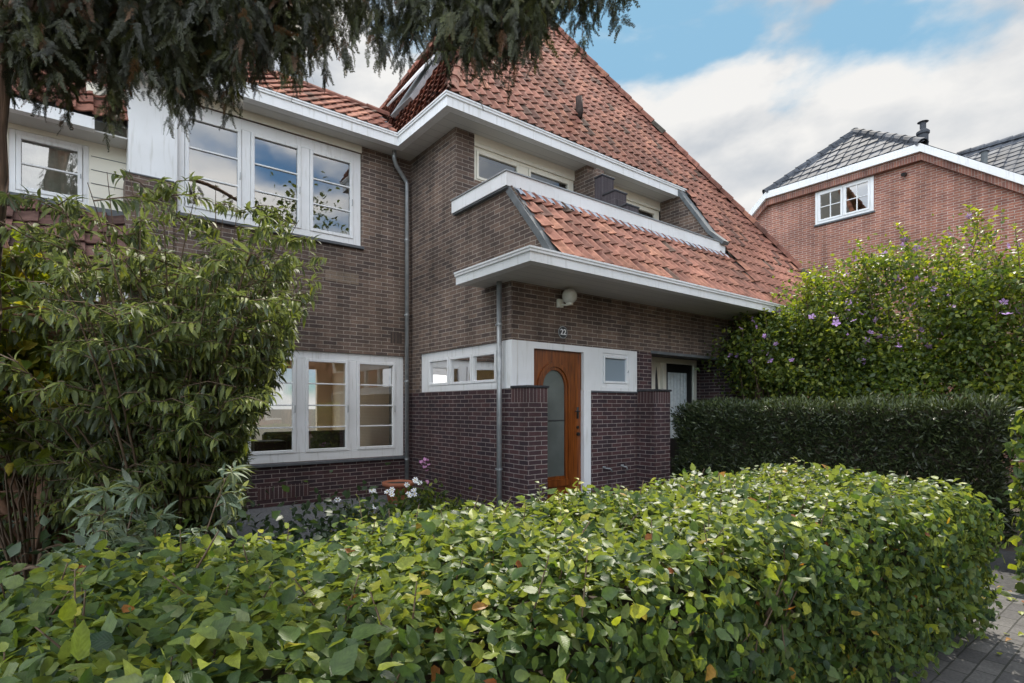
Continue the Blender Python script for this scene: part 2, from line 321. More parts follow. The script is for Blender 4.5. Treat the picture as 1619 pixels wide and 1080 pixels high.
def fixn(o):
    bm = bmesh.new(); bm.from_mesh(o.data); bmesh.ops.recalc_face_normals(bm, faces=bm.faces); bm.to_mesh(o.data); bm.free(); return o
def wall(mb, axis, c, a0, a1, z0, z1, holes=(), th=.1, inward=1):
    """wall rectangle in plane axis=c (axis 0: x=c spanning y; axis 1: y=c spanning x) with rectangular holes and reveals of depth th"""
    As = sorted({a0, a1, *[min(max(h[i], a0), a1) for h in holes for i in (0, 1)]}); Zs = sorted({z0, z1, *[min(max(h[i], z0), z1) for h in holes for i in (2, 3)]})
    def P(a, z, d=0): return (c+d*inward, a, z) if axis == 0 else (a, c+d*inward, z)
    for i in range(len(As)-1):
        for j in range(len(Zs)-1):
            A, B, C_, D = As[i], As[i+1], Zs[j], Zs[j+1]; ma, mz = (A+B)/2, (C_+D)/2
            if any(h[0] < ma < h[1] and h[2] < mz < h[3] for h in holes): continue
            q = [P(A, C_), P(B, C_), P(B, D), P(A, D)]
            if axis == 0: q.reverse()
            mb.add(q, [(0, 1, 2, 3)])
    for h in holes:
        A, B, C_, D = max(h[0], a0), min(h[1], a1), max(h[2], z0), min(h[3], z1)
        if B <= A or D <= C_: continue
        if h[0] >= a0: mb.add([P(A, C_), P(A, D), P(A, D, th), P(A, C_, th)], [(0, 1, 2, 3)])
        if h[1] <= a1: mb.add([P(B, C_), P(B, D), P(B, D, th), P(B, C_, th)], [(0, 1, 2, 3)])
        if h[2] >= z0: mb.add([P(A, C_), P(B, C_), P(B, C_, th), P(A, C_, th)], [(0, 1, 2, 3)])
        if h[3] <= z1: mb.add([P(A, D), P(B, D), P(B, D, th), P(A, D, th)], [(0, 1, 2, 3)])
    return mb
def sweep(mb, path, prof, closed_prof=True):
    """profile (outward offset, z) swept along a horizontal path, mitred; outward = right-hand side of travel"""
    n = len(path); P = [Vector(p) for p in path]; nm = []
    for i in range(n-1):
        d = (P[i+1]-P[i]).normalized(); nm.append(Vector((d.y, -d.x)))
    b = len(mb.v); k = len(prof)
    for i in range(n):
        if i == 0: m = nm[0]
        elif i == n-1: m = nm[-1]
        else:
            m = (nm[i-1]+nm[i]); m = m/(m.dot(nm[i]))
        for o_, z in prof: mb.v.append((P[i].x+m.x*o_, P[i].y+m.y*o_, z))
    for i in range(n-1):
        for j in range(k):
            j2 = (j+1) % k; mb.f.append((b+i*k+j, b+(i+1)*k+j, b+(i+1)*k+j2, b+i*k+j2))
    mb.f.append(tuple(b+j for j in range(k))); mb.f.append(tuple(b+(n-1)*k+j for j in range(k-1, -1, -1)))
    return mb
def tile_field(name, org, ud, vd, ncol, nrow, w, h, mtl, parent, clips=(), amp=.038, lap=.036, skip=None, seg=7):
    """pantiles: S-profile tiles laid in rows; org = lower left corner, ud along the eave, vd up the slope"""
    org = np.array(org, float); ud = np.array(ud, float); ud /= np.linalg.norm(ud); vd = np.array(vd, float); vd /= np.linalg.norm(vd); nn = np.cross(ud, vd)
    if nn[2] < 0: nn = -nn
    s = np.linspace(0, 1, seg); prof = amp*np.array([.25, .0, .06, .28, .62, .95, 1.0])[:seg]
    V = []; F = []; T = []
    for r in range(nrow):
        for c in range(ncol):
            if skip and skip(r, c): continue
            jx, jz, ja = random.gauss(0, .0025), random.gauss(0, .003), random.gauss(0, .004)
            o0 = org+ud*(c*w+jx)+vd*(r*h+random.gauss(0, .004)); b = len(V); t = min(1, max(0, random.gauss(.6, .16)));
            if random.random() < .07: t = .1+random.random()*.2
            for k in range(seg):
                base = o0+ud*(s[k]*w*1.08)
                V.append(base+nn*(prof[k]+lap+jz+ja*s[k])); V.append(base+vd*(h*1.08)+nn*(prof[k]+jz*.5)); V.append(base+nn*(prof[k]+lap+jz+ja*s[k]-.016))
            for k in range(seg-1):
                a = b+3*k; F.append((a, a+3, a+4, a+1)); F.append((a+2, a+5, a+3, a)); T += [t, t]
    me = bpy.data.meshes.new(name); off = np.zeros(3); q = parent
    while q is not None: off += np.array(q.location); q = q.parent
    me.from_pydata([tuple(v-off) for v in V], [], F)
    at = me.attributes.new('tint', 'FLOAT', 'FACE'); at.data.foreach_set('value', T)
    if clips:
        bm = bmesh.new(); bm.from_mesh(me)
        for p, n in clips:
            bmesh.ops.bisect_plane(bm, geom=bm.verts[:]+bm.edges[:]+bm.faces[:], plane_co=Vector(np.array(p, float)-off), plane_no=Vector(n), clear_inner=True, dist=1e-5)
        bm.to_mesh(me); bm.free()
    me.materials.append(mtl); me.polygons.foreach_set('use_smooth', [False]*len(me.polygons))
    return link(bpy.data.objects.new(name, me), parent)
def ridge_tiles(name, p0, p1, r, mtl, parent, ln=.36):
    p0, p1 = Vector(p0), Vector(p1); d = (p1-p0); n = max(1, int(d.length/ln)); d = d/n; dn = d.normalized()
    side = Vector((dn.y, -dn.x, 0)).normalized(); up = side.cross(dn)
    if up.z < 0: up = -up
    V = []; F = []; T = []
    for i in range(n):
        b = len(V); t = min(1, max(0, random.gauss(.5, .2))); a = p0+d*i
        for j, (q, rr) in enumerate(((a-dn*.03, r*1.12), (a+d, r*.94), (a-dn*.03, r*.98))):
            for k in range(7):
                th = math.pi*(k/6)*1.15-.075*math.pi; V.append(q+side*math.cos(th)*rr+up*(math.sin(th)*rr-.02))
        for k in range(6):
            F.append((b+k, b+k+1, b+8+k, b+7+k)); F.append((b+14+k, b+15+k, b+k+1, b+k)); T += [t, t]
    off = Vector((0, 0, 0)); q = parent
    while q is not None: off += q.location; q = q.parent
    me = bpy.data.meshes.new(name); me.from_pydata([v-off for v in V], [], F); me.attributes.new('tint', 'FLOAT', 'FACE').data.foreach_set('value', T); me.materials.append(mtl)
    return link(bpy.data.objects.new(name, me), parent)

# foliage -------------------------------------------------------------
def leaf_tmpl(w, stations=5, fold=.25, arch=.18, tip=1.3, shape='ovate', serr=0.0):
    ts = np.linspace(0, 1, stations+1); V = []; UV = []; F = []
    for i, t in enumerate(ts):
        hw = w*.5*(math.sin(math.pi*t**(.75 if shape == 'ovate' else .9))**(.75 if shape == 'ovate' else .9)) if 0 < t < 1 else (0.02*w if t == 0 else 0.0)
        if shape == 'ovate': hw *= 1-.42*t**2.2
        if serr and 0 < t < 1: hw *= 1+serr*(1 if i % 2 else -1)
        z = -arch*t*t
        for sgn in (-1, 0, 1):
            V.append((sgn*hw, t, z+abs(sgn)*hw*fold)); UV.append((sgn*hw/w*2 if w else 0, t))
    for i in range(stations):
        a = 3*i
        for j in (0, 1): F.append((a+j, a+j+1, a+j+4, a+j+3))
    return np.array(V), np.array(F), np.array(UV)
def scatter(name, tmpl, pos, fwd, nrm, size, tint, m, parent, smooth=True, wscale=None):
    V, F, UV = tmpl; nN = len(pos)
    if V.ndim == 2: V = V[None]
    VV = V[np.arange(nN) % len(V)]; nv = V.shape[1]
    fwd = fwd/np.linalg.norm(fwd, axis=1, keepdims=True); sd = np.cross(fwd, nrm); sd /= np.linalg.norm(sd, axis=1, keepdims=True)+1e-9; up = np.cross(sd, fwd)
    ws = np.ones(nN) if wscale is None else wscale
    P = pos[:, None]+size[:, None, None]*((VV[:, :, 0:1]*ws[:, None, None])*sd[:, None]+VV[:, :, 1:2]*fwd[:, None]+VV[:, :, 2:3]*up[:, None])
    off = np.zeros(3); q = parent
    while q is not None: off += np.array(q.location); q = q.parent
    P = (P.reshape(-1, 3)-off).astype(np.float32)
    FF = (F[None]+(np.arange(nN)*nv)[:, None, None]).reshape(-1, 4)
    me = bpy.data.meshes.new(name); me.vertices.add(len(P)); me.vertices.foreach_set('co', P.ravel())
    me.loops.add(FF.size); me.loops.foreach_set('vertex_index', FF.ravel().astype(np.int32))
    me.polygons.add(len(FF)); me.polygons.foreach_set('loop_start', np.arange(0, FF.size, 4, dtype=np.int32))
    me.update(calc_edges=True)
    me.polygons.foreach_set('use_smooth', np.full(len(FF), smooth))
    uv = me.uv_layers.new(name='UVMap'); uv.data.foreach_set('uv', UV[F].reshape(-1, 2)[None].repeat(nN, 0).astype(np.float32).ravel())
    at = me.attributes.new('tint', 'FLOAT', 'POINT'); at.data.foreach_set('value', np.repeat(tint, nv).astype(np.float32))
    me.materials.append(m); return link(bpy.data.objects.new(name, me), parent)
def rv(n, s=1.0): return rng.normal(0, s, (n, 3))
def unit(a): return a/(np.linalg.norm(a, axis=1, keepdims=True)+1e-9)
def wavy(t, amp, seed):
    V, F, UV = t; V = V.copy(); e = np.abs(UV[:, 0]); V[:, 2] += amp*e*np.sin(UV[:, 1]*9+seed*2+np.sign(UV[:, 0])*1.3); V[:, 0] += .05*np.sin(seed*3)*V[:, 1]**2; return V
_h = [leaf_tmpl(.66, 7, f, a, serr=.07) for f, a in ((.32, .10), (.18, .30), (.45, .22), (.10, -.05))]
T_HORN = (np.stack([wavy(t, .035, i) for i, t in enumerate(_h)]), _h[0][1], _h[0][2])
T_LANCE = leaf_tmpl(.24, 6, .35, .45, shape='lance')
T_SMALL = leaf_tmpl(.62, 3, .25, .15)
T_NEED = leaf_tmpl(.26, 2, .2, .1, shape='lance')

def spray_tmpl():
    r = random.Random(3); V = []; F = []; UV = []
    def strip(p, d, nrm, ln, w, droop):
        p = Vector(p); d = Vector(d).normalized(); nrm = Vector(nrm); s = d.cross(nrm).normalized(); b = len(V)
        for t, ww in ((0, .5), (.55, 1), (1, .12)):
            q = p+d*ln*t+Vector((0, 0, -droop*t*t*ln))
            V.append(tuple(q-s*w*ww*.5)); V.append(tuple(q+s*w*ww*.5)); UV.extend([(0, t), (1, t)])
        F.append((b, b+1, b+3, b+2)); F.append((b+2, b+3, b+5, b+4))
    strip((0, 0, 0), (0, 1, 0), (0, 0, 1), 1, .02, .15)
    for i in range(11):
        t = .05+i*.085
        for sg in (-1, 1):
            ln = .27*(1-.6*t)*(.75+.5*r.random()); ang = .55+.35*r.random(); d = Vector((sg*math.sin(ang), math.cos(ang), r.uniform(-.35, .2)))
            p = Vector((0, t, -.15*t*t)); strip(p, d, (0, 0, 1), ln, .024, .25)
            dn = d.normalized()
            for j in range(2):
                for s2 in (-1, 1):
                    pp = p+dn*ln*(.2+.25*j); a2 = .7*s2; dd = Vector((dn.x*math.cos(a2)-dn.y*math.sin(a2), dn.x*math.sin(a2)+dn.y*math.cos(a2), dn.z+r.uniform(-.3, .3)))
                    strip(pp, dd, (0, 0, 1), ln*.5*(1-.2*j), .022, .15)
    return np.array(V), np.array(F), np.array(UV)
T_SPRAY = spray_tmpl()

# ================================================================== SETTING
def sheet(name, x0, x1, y0, y1, z, m, sub=1):
    o = MB().add([(x0, y0, z), (x1, y0, z), (x1, y1, z), (x0, y1, z)], [(0, 1, 2, 3)]).build(name, m); tag(o, kind='structure'); return o
sheet('ground', -400, 400, -400, 400, 0, M_SOIL)
sheet('street', -60, 60, -11, -2.2, .004, M_STREET)
sheet('garden_path', 4.70, 5.75, -2.2, 5.40, .008, M_PAVE)
sheet('gravel_bed', 1.4, 4.64, 4.3, 8.66, .006, M_GRAVEL)
sheet('yew_shade_sheet', 5.81, 7.55, -2.2, 5.6, .006, simple('shade_grey', (.030, .030, .032), (.055, .054, .053), .9, 30, bump=.5, bscale=60))  # dark grey sheet: the yew hedge's shade is put into its colour
sheet('yard_paving', 2.2, 4.70, -2.2, 1.3, .007, M_PAVE)
k = MB().box(4.64, 4.70, 2.5, 5.3, -.05, .03).box(5.75, 5.81, -2.2, 5.3, -.05, .03).build('path_kerb', simple('kerb_concrete', (.12, .12, .115), (.07, .07, .068), .9, 12)); tag(k, kind='structure')

# ================================================================== MAIN HOUSE
yA, yC, yU, xB = 8.678, 5.775, 7.177, 4.492
zS, zBT, zi, zh = 1.751, 2.405, 5.811, 6.007
H = empty('terraced_house', (4.5, 7, 0), 'brown brick house with steep orange tiled roof and varnished arched front door', 'house')
mb = MB()
wall(mb, 1, yA, .93, xB, zS, zi+.02, [(1.77, 4.38, .655, 2.383), (.98, 3.601, 4.159, 5.707)], .12)
wall(mb, 0, xB, yC, yA, zS, 3.35, [(yC-.01, 8.323, zS-.01, zBT)], .12)
mb.add([(xB, y, z) for y, z in ((8.678, 3.35), (4.93, 3.35), (5.76, 4.47), (7.177, 4.47), (7.177, zi+.02), (8.678, zi+.02))], [(0, 1, 2, 3, 4, 5)])
mb.add([(xB+.15, y, z) for y, z in ((7.177, 3.35), (4.93, 3.35), (5.76, 4.47), (7.177, 4.47))], [(3, 2, 1, 0)])
wall(mb, 1, yC, xB, 13.2, zBT, 3.36, [(7.466, 9.95, 2.3, 2.445)], .12)
wall(mb, 1, yU, xB, 4.841, 4.3, zi+.02)
wall(mb, 1, yU, 4.841, 9.57, 4.3, 5.1, [(7.3, 9.4, 4.9, 5.2)], .1)
mb.add([(9.57, y, z) for y, z in ((7.177, 4.4), (5.72, 4.4), (6.72, 5.98), (7.177, 5.98))], [(0, 1, 2, 3)])
fixn(mb.build('upper_wall', M_BROWN, H))
mb = MB()
wall(mb, 1, yA, .93, xB, 0, zS, [(1.77, 4.38, .655, 2.383)], .12)
wall(mb, 0, xB, yC, yA, 0, zS)
wall(mb, 1, yC, 5.998, 7.466, 0, zS); wall(mb, 1, yC, 7.073, 7.466, zS, zBT); wall(mb, 1, yC, xB, 4.877, 0, zS)
wall(mb, 1, yC, 9.95, 13.2, 0, zBT)
# neighbour's recessed porch in the same front
wall(mb, 0, 7.466, yC, 6.45, 0, 2.5); wall(mb, 0, 9.95, yC, 6.45, 0, 2.5); wall(mb, 1, 6.45, 7.466, 9.95, 0, 2.5, [(8.30, 9.73, 0, 2.44)])
fixn(mb.build('lower_wall', M_DARK, H))
MB().box(7.45, 9.97, yC+.002, 6.47, 2.447, 2.49).build('porch_ceiling', simple('porch_board', (.16, .15, .15), None, .7), H)
MB().box(7.44, 9.97, yC-.012, yC+.10, 2.40, 2.446).build('porch_lintel', M_LEAD, H)
# party wall pier upstairs between the two balconies, stepping down
MB().box(7.05, 7.22, 6.86, yU+.02, 4.4, zi+.01).box(7.05, 7.22, 6.62, 6.86, 4.4, 5.68).build('balcony_party_wall', M_BROWN, H)
M_STEP = brick('step_brick', (.075, .062, .068), (.055, .046, .052), (.12, .11, .11), bw=.07, rh=.5, off=0, ms=.003)
for y0, y1, zt in ((6.43, 6.618, 5.50), (6.147, 6.427, 5.15), (5.89, 6.144, 4.84)):
    q = MB().boxb(6.98, 7.27, y0, y1, 4.4, zt-.03, .004).build('stepped_pillar', M_STEP, H); MB().boxb(6.965, 7.285, y0-.012, y1+.001, zt-.029, zt, .004).build('pillar_cap', M_CAP, q)
MB().box(xB+.02, 9.56, 5.80, yU, 4.28, 4.32).build('balcony_floor', M_LEAD, H)
# garden piers flanking door
for x0, x1 in ((xB-.006, 4.832), (7.09, 7.50)):
    p = MB().box(x0, x1, 5.43, yC-.002, 0, 1.56).build('pier', M_DARK, H)
    MB().box(x0, x1, 5.43, yC-.002, 1.562, 1.752).build('soldier_course', M_SOLD, p)
    MB().boxb(x0-.02, x1+.02, 5.41, yC-.003, 1.754, 1.785, .005).build('pier_cap', M_CAP, p)
# vertical brick accents: vent panel right of ground window head, plinth soldier course
MB().box(4.12, 4.33, yA-.004, yA+.02, 2.60, 2.79).build('soldier_panel', brick('soldier_brown', (.11, .08, .065), (.08, .06, .05), (.02, .02, .02), bw=.06, rh=.4, off=0), H)
MB().box(2.0, 2.75, yA-.004, yA+.02, .12, .32).build('plinth_vent_course', M_SOLD, H)
MB().box(3.0, 3.55, yA-.004, yA+.01, 3.52, 3.70).build('repaired_brick_patch', brick('pale_brick', (.26, .19, .14), (.20, .15, .11), (.30, .26, .22)), H)

def fascia(path, z0, z1, parent, name='fascia', lip=True):
    h = z1-z0
    prof = [(0, z0), (0, z1-.062), (.022, z1-.055), (.022, z1-.028), (.034, z1-.022), (.034, z1), (-.13, z1), (-.13, z0)] if lip else [(0, z0), (0, z1), (-.13, z1), (-.13, z0)]
    mb = MB(); sweep(mb, path, prof); return fixn(mb.build(name, M_WHITE, parent))
e1 = fascia([(.12, 8.264), (4.061, 8.264), (4.061, 6.721), (9.80, 6.721)], zi, zh, H, 'upper_gutter')
e2 = fascia([(4.022, 6.42), (4.022, 4.816), (13.55, 4.816)], 3.184, 3.35, H, 'lower_gutter')
def slab(name, poly, z0, z1, m, parent): return fixn(MB().prism(poly, 2, z0, z1).build(name, m, parent))
def board_mat():
    m, n, l, p = mat('soffit_boards'); uv = nd(n, 'ShaderNodeUVMap').outputs[0]
    w = nd(n, 'ShaderNodeTexWave', wave_type='BANDS', bands_direction='Y', wave_profile='SAW'); w.inputs['Scale'].default_value = 1.6; l.new(uv, w.inputs['Vector'])
    r = nd(n, 'ShaderNodeValToRGB'); r.color_ramp.elements[0].position = 0; r.color_ramp.elements[0].color = (.3, .3, .3, 1); r.color_ramp.elements[1].position = .06; r.color_ramp.elements[1].color = (.64, .63, .60, 1)
    l.new(w.outputs[0], r.inputs[0]); l.new(r.outputs[0], p.inputs['Base Color']); p.inputs['Roughness'].default_value = .5; return m
M_BOARDS = board_mat()
slab('soffit', [(.14, 8.38), (4.18, 8.38), (4.18, 6.84), (9.78, 6.84), (9.78, yU+.1), (4.6, yU+.1), (4.6, yA+.1), (.14, yA+.1)], zi+.012, zi+.04, M_BOARDS, H)
slab('soffit', [(4.14, 4.93), (13.5, 4.93), (13.5, yC+.05), (xB+.05, yC+.05), (xB+.05, 6.40), (4.14, 6.40)], 3.196, 3.215, M_BOARDS, H)
slab('canopy_flashing', [(4.15, 4.95), (xB+.0, 4.95), (xB+.0, 6.40), (4.15, 6.40)], 3.33, 3.345, M_LEAD, H)
MB().box(9.80, 9.93, 6.70, 6.86, zi-.02, zh+.01).build('gutter_end_box', M_ZINC, H)
# parapet band around the balcony
mb = MB(); sweep(mb, [(4.415, 7.17), (4.415, 5.789), (9.733, 5.789)], [(0, 4.465), (0, 4.650), (-.13, 4.650), (-.13, 4.465)]); pb = fixn(mb.build('balcony_parapet', M_WHITE, H))
mb = MB(); sweep(mb, [(4.415, 7.172), (4.415, 5.789), (9.735, 5.789)], [(.018, 4.652), (.018, 4.668), (-.14, 4.668), (-.14, 4.652)]); fixn(mb.build('parapet_cap', M_ZINC, pb))
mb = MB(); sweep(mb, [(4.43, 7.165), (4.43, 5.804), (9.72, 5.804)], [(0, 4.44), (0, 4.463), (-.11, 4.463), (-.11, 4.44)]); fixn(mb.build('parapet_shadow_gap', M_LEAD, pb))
# verge boards on the slanting edges
def verge(x0, x1, pts, t, m, name='verge_flashing'):
    mb = MB(); n = len(pts); lo = []
    for i, (y, z) in enumerate(pts):
        a = pts[max(i-1, 0)]; b = pts[min(i+1, n-1)]; d = Vector((b[0]-a[0], b[1]-a[1])).normalized(); lo.append((y+d.y*t, z-d.x*t))
    return fixn(mb.prism(list(pts)+lo[::-1], 0, x0, x1).build(name, m, H))
verge(xB-.03, xB+.10, [(4.90, 3.345), (5.02, 3.50), (5.16, 3.69), (5.80, 4.462)], .085, M_LEAD)
verge(9.54, 9.74, [(5.70, 4.66), (6.0, 4.93), (6.74, 5.99)], .07, M_LEAD)
# ---- roofs
peak = (7.405, 10.205, 11.61); tw = .180
RF = MB().add([(4.09, 6.75, 5.98), (12.2, 6.75, 5.98), peak, (4.09, 14.2, 5.98), (11.6, 14.2, 5.98)], [(0, 1, 2), (3, 0, 2), (4, 3, 2), (1, 4, 2)])
RF.add([(4.55, 4.93, 3.34), (13.55, 4.93, 3.34), (12.95, 5.88, 4.52), (4.55, 5.88, 4.52)], [(0, 1, 2, 3)])
RF.add([(9.75, 5.88, 4.52), (12.95, 5.88, 4.52), (12.2, 6.77, 5.98), (9.75, 6.77, 5.98)], [(0, 1, 2, 3)])
RF.add([(13.55, 4.93, 3.34), (13.55, 14, 3.34), (12.2, 14.2, 5.98), (12.2, 6.77, 5.98)], [(0, 1, 2, 3)])
RF.add([(.12, 8.34, 5.99), (4.2, 8.34, 5.99), (4.2, 9.26, 6.79), (.12, 9.26, 6.79)], [(0, 1, 2, 3)]).add([(.12, 9.26, 6.79), (4.4, 9.26, 6.79), (4.4, 14, 6.7), (.12, 14, 6.7)], [(0, 1, 2, 3)])
RO = RF.build('roof', M_LEAD, H)
hipL = ((4.06, 6.7, 6.0), (3.5, -3.345, 0)); hipR = (peak, (-4.42, -5.54, 0))
cP = math.radians(58.1); vP = (0, math.cos(cP), math.sin(cP))
tile_field('front_tiles', (3.9, 6.72, 6.005), (1, 0, 0), vP, 52, 27, tw, .250, M_TILE, RO, [hipL, hipR])
nrow_l = 5; sl_len = math.hypot(6.72-5.80, 6.005-4.55)
tile_field('front_tiles', (9.74, 5.80, 4.55), (1, 0, 0), (0, 6.72-5.80, 6.005-4.55), 19, 7, tw, sl_len/7, M_TILE, RO, [((12.95, 5.75, 4.6), (-1.5, -1.0, 0))])
tile_field('strip_tiles', (4.535, 4.865, 3.335), (1, 0, 0), (0, 5.83-4.865, 4.46-3.335), 29, 5, tw, .296, M_TILE, RO, (), amp=.036)
tile_field('strip_tiles', (4.535+29*tw, 4.865, 3.335), (1, 0, 0), (0, 5.80-4.865, 4.55-3.335), 21, 5, tw, .304, M_TILE, RO, [((12.95, 5.75, 4.6), (-1.2, -1.0, 0))], amp=.036)
aS = math.atan2(5.61, 3.345)
tile_field('side_tiles', (4.08, 14.9, 6.005), (0, -1, 0), (math.cos(aS), 0, math.sin(aS)), 47, 27, tw, .250, M_TILE, RO, [((4.06, 6.7, 6.0), (-3.5, 3.345, 0)), (peak, (-4.7, -3.345, 0))])
aA = math.radians(39)
tile_field('rear_wing_tiles', (.12, 8.28, 6.005), (1, 0, 0), (0, math.cos(aA), math.sin(aA)), 24, 5, tw, .265, M_TILE, RO, [((4.04, 8.3, 6), (-1, .02, 0.0))])
ridge_tiles('ridge', (.12, 9.28, 6.83), (4.35, 9.28, 6.83), .09, M_TILE, RO)
ridge_tiles('hip_ridge', (4.16, 6.80, 6.10), (peak[0], peak[1], peak[2]+.04), .11, M_TILE, RO)
ridge_tiles('hip_ridge', (12.86, 5.86, 4.70), (peak[0], peak[1], peak[2]+.04), .11, M_TILE, RO)
ridge_tiles('hip_ridge', (13.5, 4.93, 3.42), (12.9, 5.80, 4.62), .11, M_TILE, RO)
ridge_tiles('hip_ridge', (4.2, 14.6, 6.1), (peak[0], peak[1], peak[2]+.04), .11, M_TILE, RO)
# lead dressing under the parapet: scalloped strip
V = []; F = []
for i in range(230):
    x = 4.56+i*.0226; dz = .022*math.sin((x-4.56)/tw*2*math.pi)
    V += [(x, 5.80, 4.462), (x, 5.715+dz*.3, 4.405+dz), (x, 5.655+dz*.3, 4.330+dz)]
for i in range(229): F += [(3*i, 3*i+1, 3*i+4, 3*i+3), (3*i+1, 3*i+2, 3*i+5, 3*i+4)]
mk('lead_apron', V, F, M_LEADL, RO, True)
# skylight in the side slope, open a little
def sidep(y, z, off=0):
    x = 4.06+(z-6.0)/5.61*3.345; n = Vector((-5.61, 0, 3.345)).normalized(); return Vector((x, y, z))+n*off
mb = MB(); c4 = [(9.55, 6.95), (8.75, 6.95), (8.75, 8.05), (9.55, 8.05)]
vs = [sidep(y, z, .01) for y, z in c4]+[sidep(y, z, .11) for y, z in c4]
mb.add(vs, [(0, 1, 2, 3), (7, 6, 5, 4), (0, 4, 5, 1), (1, 5, 6, 2), (2, 6, 7, 3), (3, 7, 4, 0)]); skl = mb.build('skylight', M_ZINC, RO)
mb = MB(); vs = [sidep(9.50, 7.0, .24), sidep(8.80, 7.0, .24), sidep(8.80, 8.0, .13), sidep(9.50, 8.0, .13)]; n_ = Vector((-.86, 0, .5))*.03
mb.add(vs+[v+n_ for v in vs], [(0, 1, 2, 3), (7, 6, 5, 4), (0, 4, 5, 1), (1, 5, 6, 2), (2, 6, 7, 3), (3, 7, 4, 0)]).build('sash', M_WHITE, skl)
# vent tile flue on the front slope
MB().tube([(7.20, 7.24, 6.86), (7.22, 7.22, 7.0), (7.22, 7.24, 7.26)], [.07, .07, .065], 10).build('roof_vent', M_TILEB, RO, True)

# ---- windows
def bar(mb, axis, c0, c1, a0, a1, z0, z1, r=.005):
    if axis == 1: mb.boxb(a0, a1, c0, c1, z0, z1, r)
    else: mb.boxb(c0, c1, a0, a1, z0, z1, r)
def frame_rect(mb, axis, c0, c1, a0, a1, z0, z1, w, wb=None):
    wb = wb or w
    bar(mb, axis, c0, c1, a0, a0+w, z0, z1); bar(mb, axis, c0, c1, a1-w, a1, z0, z1)
    bar(mb, axis, c0, c1, a0+w, a1-w, z1-w, z1); bar(mb, axis, c0, c1, a0+w, a1-w, z0, z0+wb)
def window(parent, axis, c, a0, a1, z0, z1, sashes, div, fm=M_WHITE, fw=.05, sw=.05, setback=.035, sill=True, vdiv=0, ins=1):
    """kozijn frame with sashes [(glass a0, a1, z0, z1)], horizontal bars div, hung in the wall plane c"""
    k = ins
    f = MB(); y0_, y1_ = c+k*setback, c+k*(setback+.09); gL, gR, gB, gT = sashes[0][0]-sw, sashes[-1][1]+sw, sashes[0][2]-sw, sashes[0][3]+sw
    bar(f, axis, y0_, y1_, a0, gL, z0, z1); bar(f, axis, y0_, y1_, gR, a1, z0, z1); bar(f, axis, y0_, y1_, gL, gR, gT, z1); bar(f, axis, y0_, y1_, gL, gR, z0, gB)
    for i in range(len(sashes)-1):
        bar(f, axis, y0_, y1_, sashes[i][1]+sw, sashes[i+1][0]-sw, gB, gT) if sashes[i+1][0]-sashes[i][1] > 2*sw+.004 else None
    W_ = f.build('window', fm, parent)
    for (g0, g1, h0, h1) in sashes:
        s = MB(); frame_rect(s, axis, c+k*(setback-.014), c+k*(setback+.04), g0-sw+.004, g1+sw-.004, h0-sw, h1+sw, sw)
        for d in range(1, div): zz = h0+(h1-h0)*d/div; bar(s, axis, c+k*(setback+.0), c+k*(setback+.032), g0, g1, zz-.011, zz+.011, .003)
        for d in range(1, vdiv): aa = g0+(g1-g0)*d/vdiv; bar(s, axis, c+k*(setback+.001), c+k*(setback+.031), aa-.011, aa+.011, h0, h1, .003)
        s.build('sash', fm, W_)
        cc = c+k*(setback+.022)
        q = [(g0, cc, h0), (g1, cc, h0), (g1, cc, h1), (g0, cc, h1)] if axis == 1 else [(cc, g0, h0), (cc, g1, h0), (cc, g1, h1), (cc, g0, h1)]
        MB().add(q, [(0, 1, 2, 3)]).build('pane', M_GLASS, W_)
        if axis == 1 and fm is M_WHITE:
            MB().tube([(g1+sw*.55, c+k*setback-.012, h0+(h1-h0)*.42), (g1+sw*.55, c+k*setback-.03, h0+(h1-h0)*.42), (g1+sw*.55, c+k*setback-.03, h0+(h1-h0)*.50)], .006, 6).build('window_catch', M_ZINC, W_)
    if sill:
        s = MB()
        if axis == 1: s.boxb(a0-.03, a1+.03, c-.05, c+.03, z0-.05, z0-.003)
        else: s.boxb(min(c-.05*k, c+.03*k), max(c-.05*k, c+.03*k), a0-.03, a1+.03, z0-.05, z0-.003)
        s.build('sill', M_STONE, W_)
    return W_
def room(parent, x0, x1, y0, y1, z0, z1, m=M_ROOM, open_='y0', name='room_interior'):
    q = MB(); v = [(x0, y0, z0), (x1, y0, z0), (x1, y1, z0), (x0, y1, z0), (x0, y0, z1), (x1, y0, z1), (x1, y1, z1), (x0, y1, z1)]
    fs = {'z0': (0, 1, 2, 3), 'z1': (7, 6, 5, 4), 'y0': (4, 5, 1, 0), 'x1': (5, 6, 2, 1), 'y1': (6, 7, 3, 2), 'x0': (7, 4, 0, 3)}
    for kk, f in fs.items():
        if kk != open_ and kk not in open_.split() if isinstance(open_, str) else kk not in open_: q.add(v, [f])
    return q.build(name, m, parent)
g3 = [(1.91, 2.509, .842, 2.215), (2.745, 3.347, .842, 2.215), (3.580, 4.180, .842, 2.215)]
window(H, 1, yA, 1.77, 4.38, .655, 2.383, g3, 4)
u3 = [(1.12, 1.739, 4.320, 5.50), (1.961, 2.583, 4.320, 5.50), (2.816, 3.420, 4.320, 5.50)]
window(H, 1, yA, .98, 3.601, 4.159, 5.707, u3, 3)
MB().box(.98, 3.601, yA-.012, yA+.08, 5.709, zi+.011).build('window_head_board', M_CREAM, H)
room(H, 1.2, 4.44, yA+.13, 12.4, .05, 2.7, M_ROOM, ('y0', 'y1')); rb = MB(); wall(rb, 1, 12.4, 1.2, 4.44, .05, 2.7, [(1.5, 4.1, .6, 2.35)], .1); rb.build('rear_room_wall', M_ROOM, H); room(H, .6, 4.2, yA+.13, 12, 3.3, 5.75)  # ground-floor rear opening is added to let daylight brighten the room
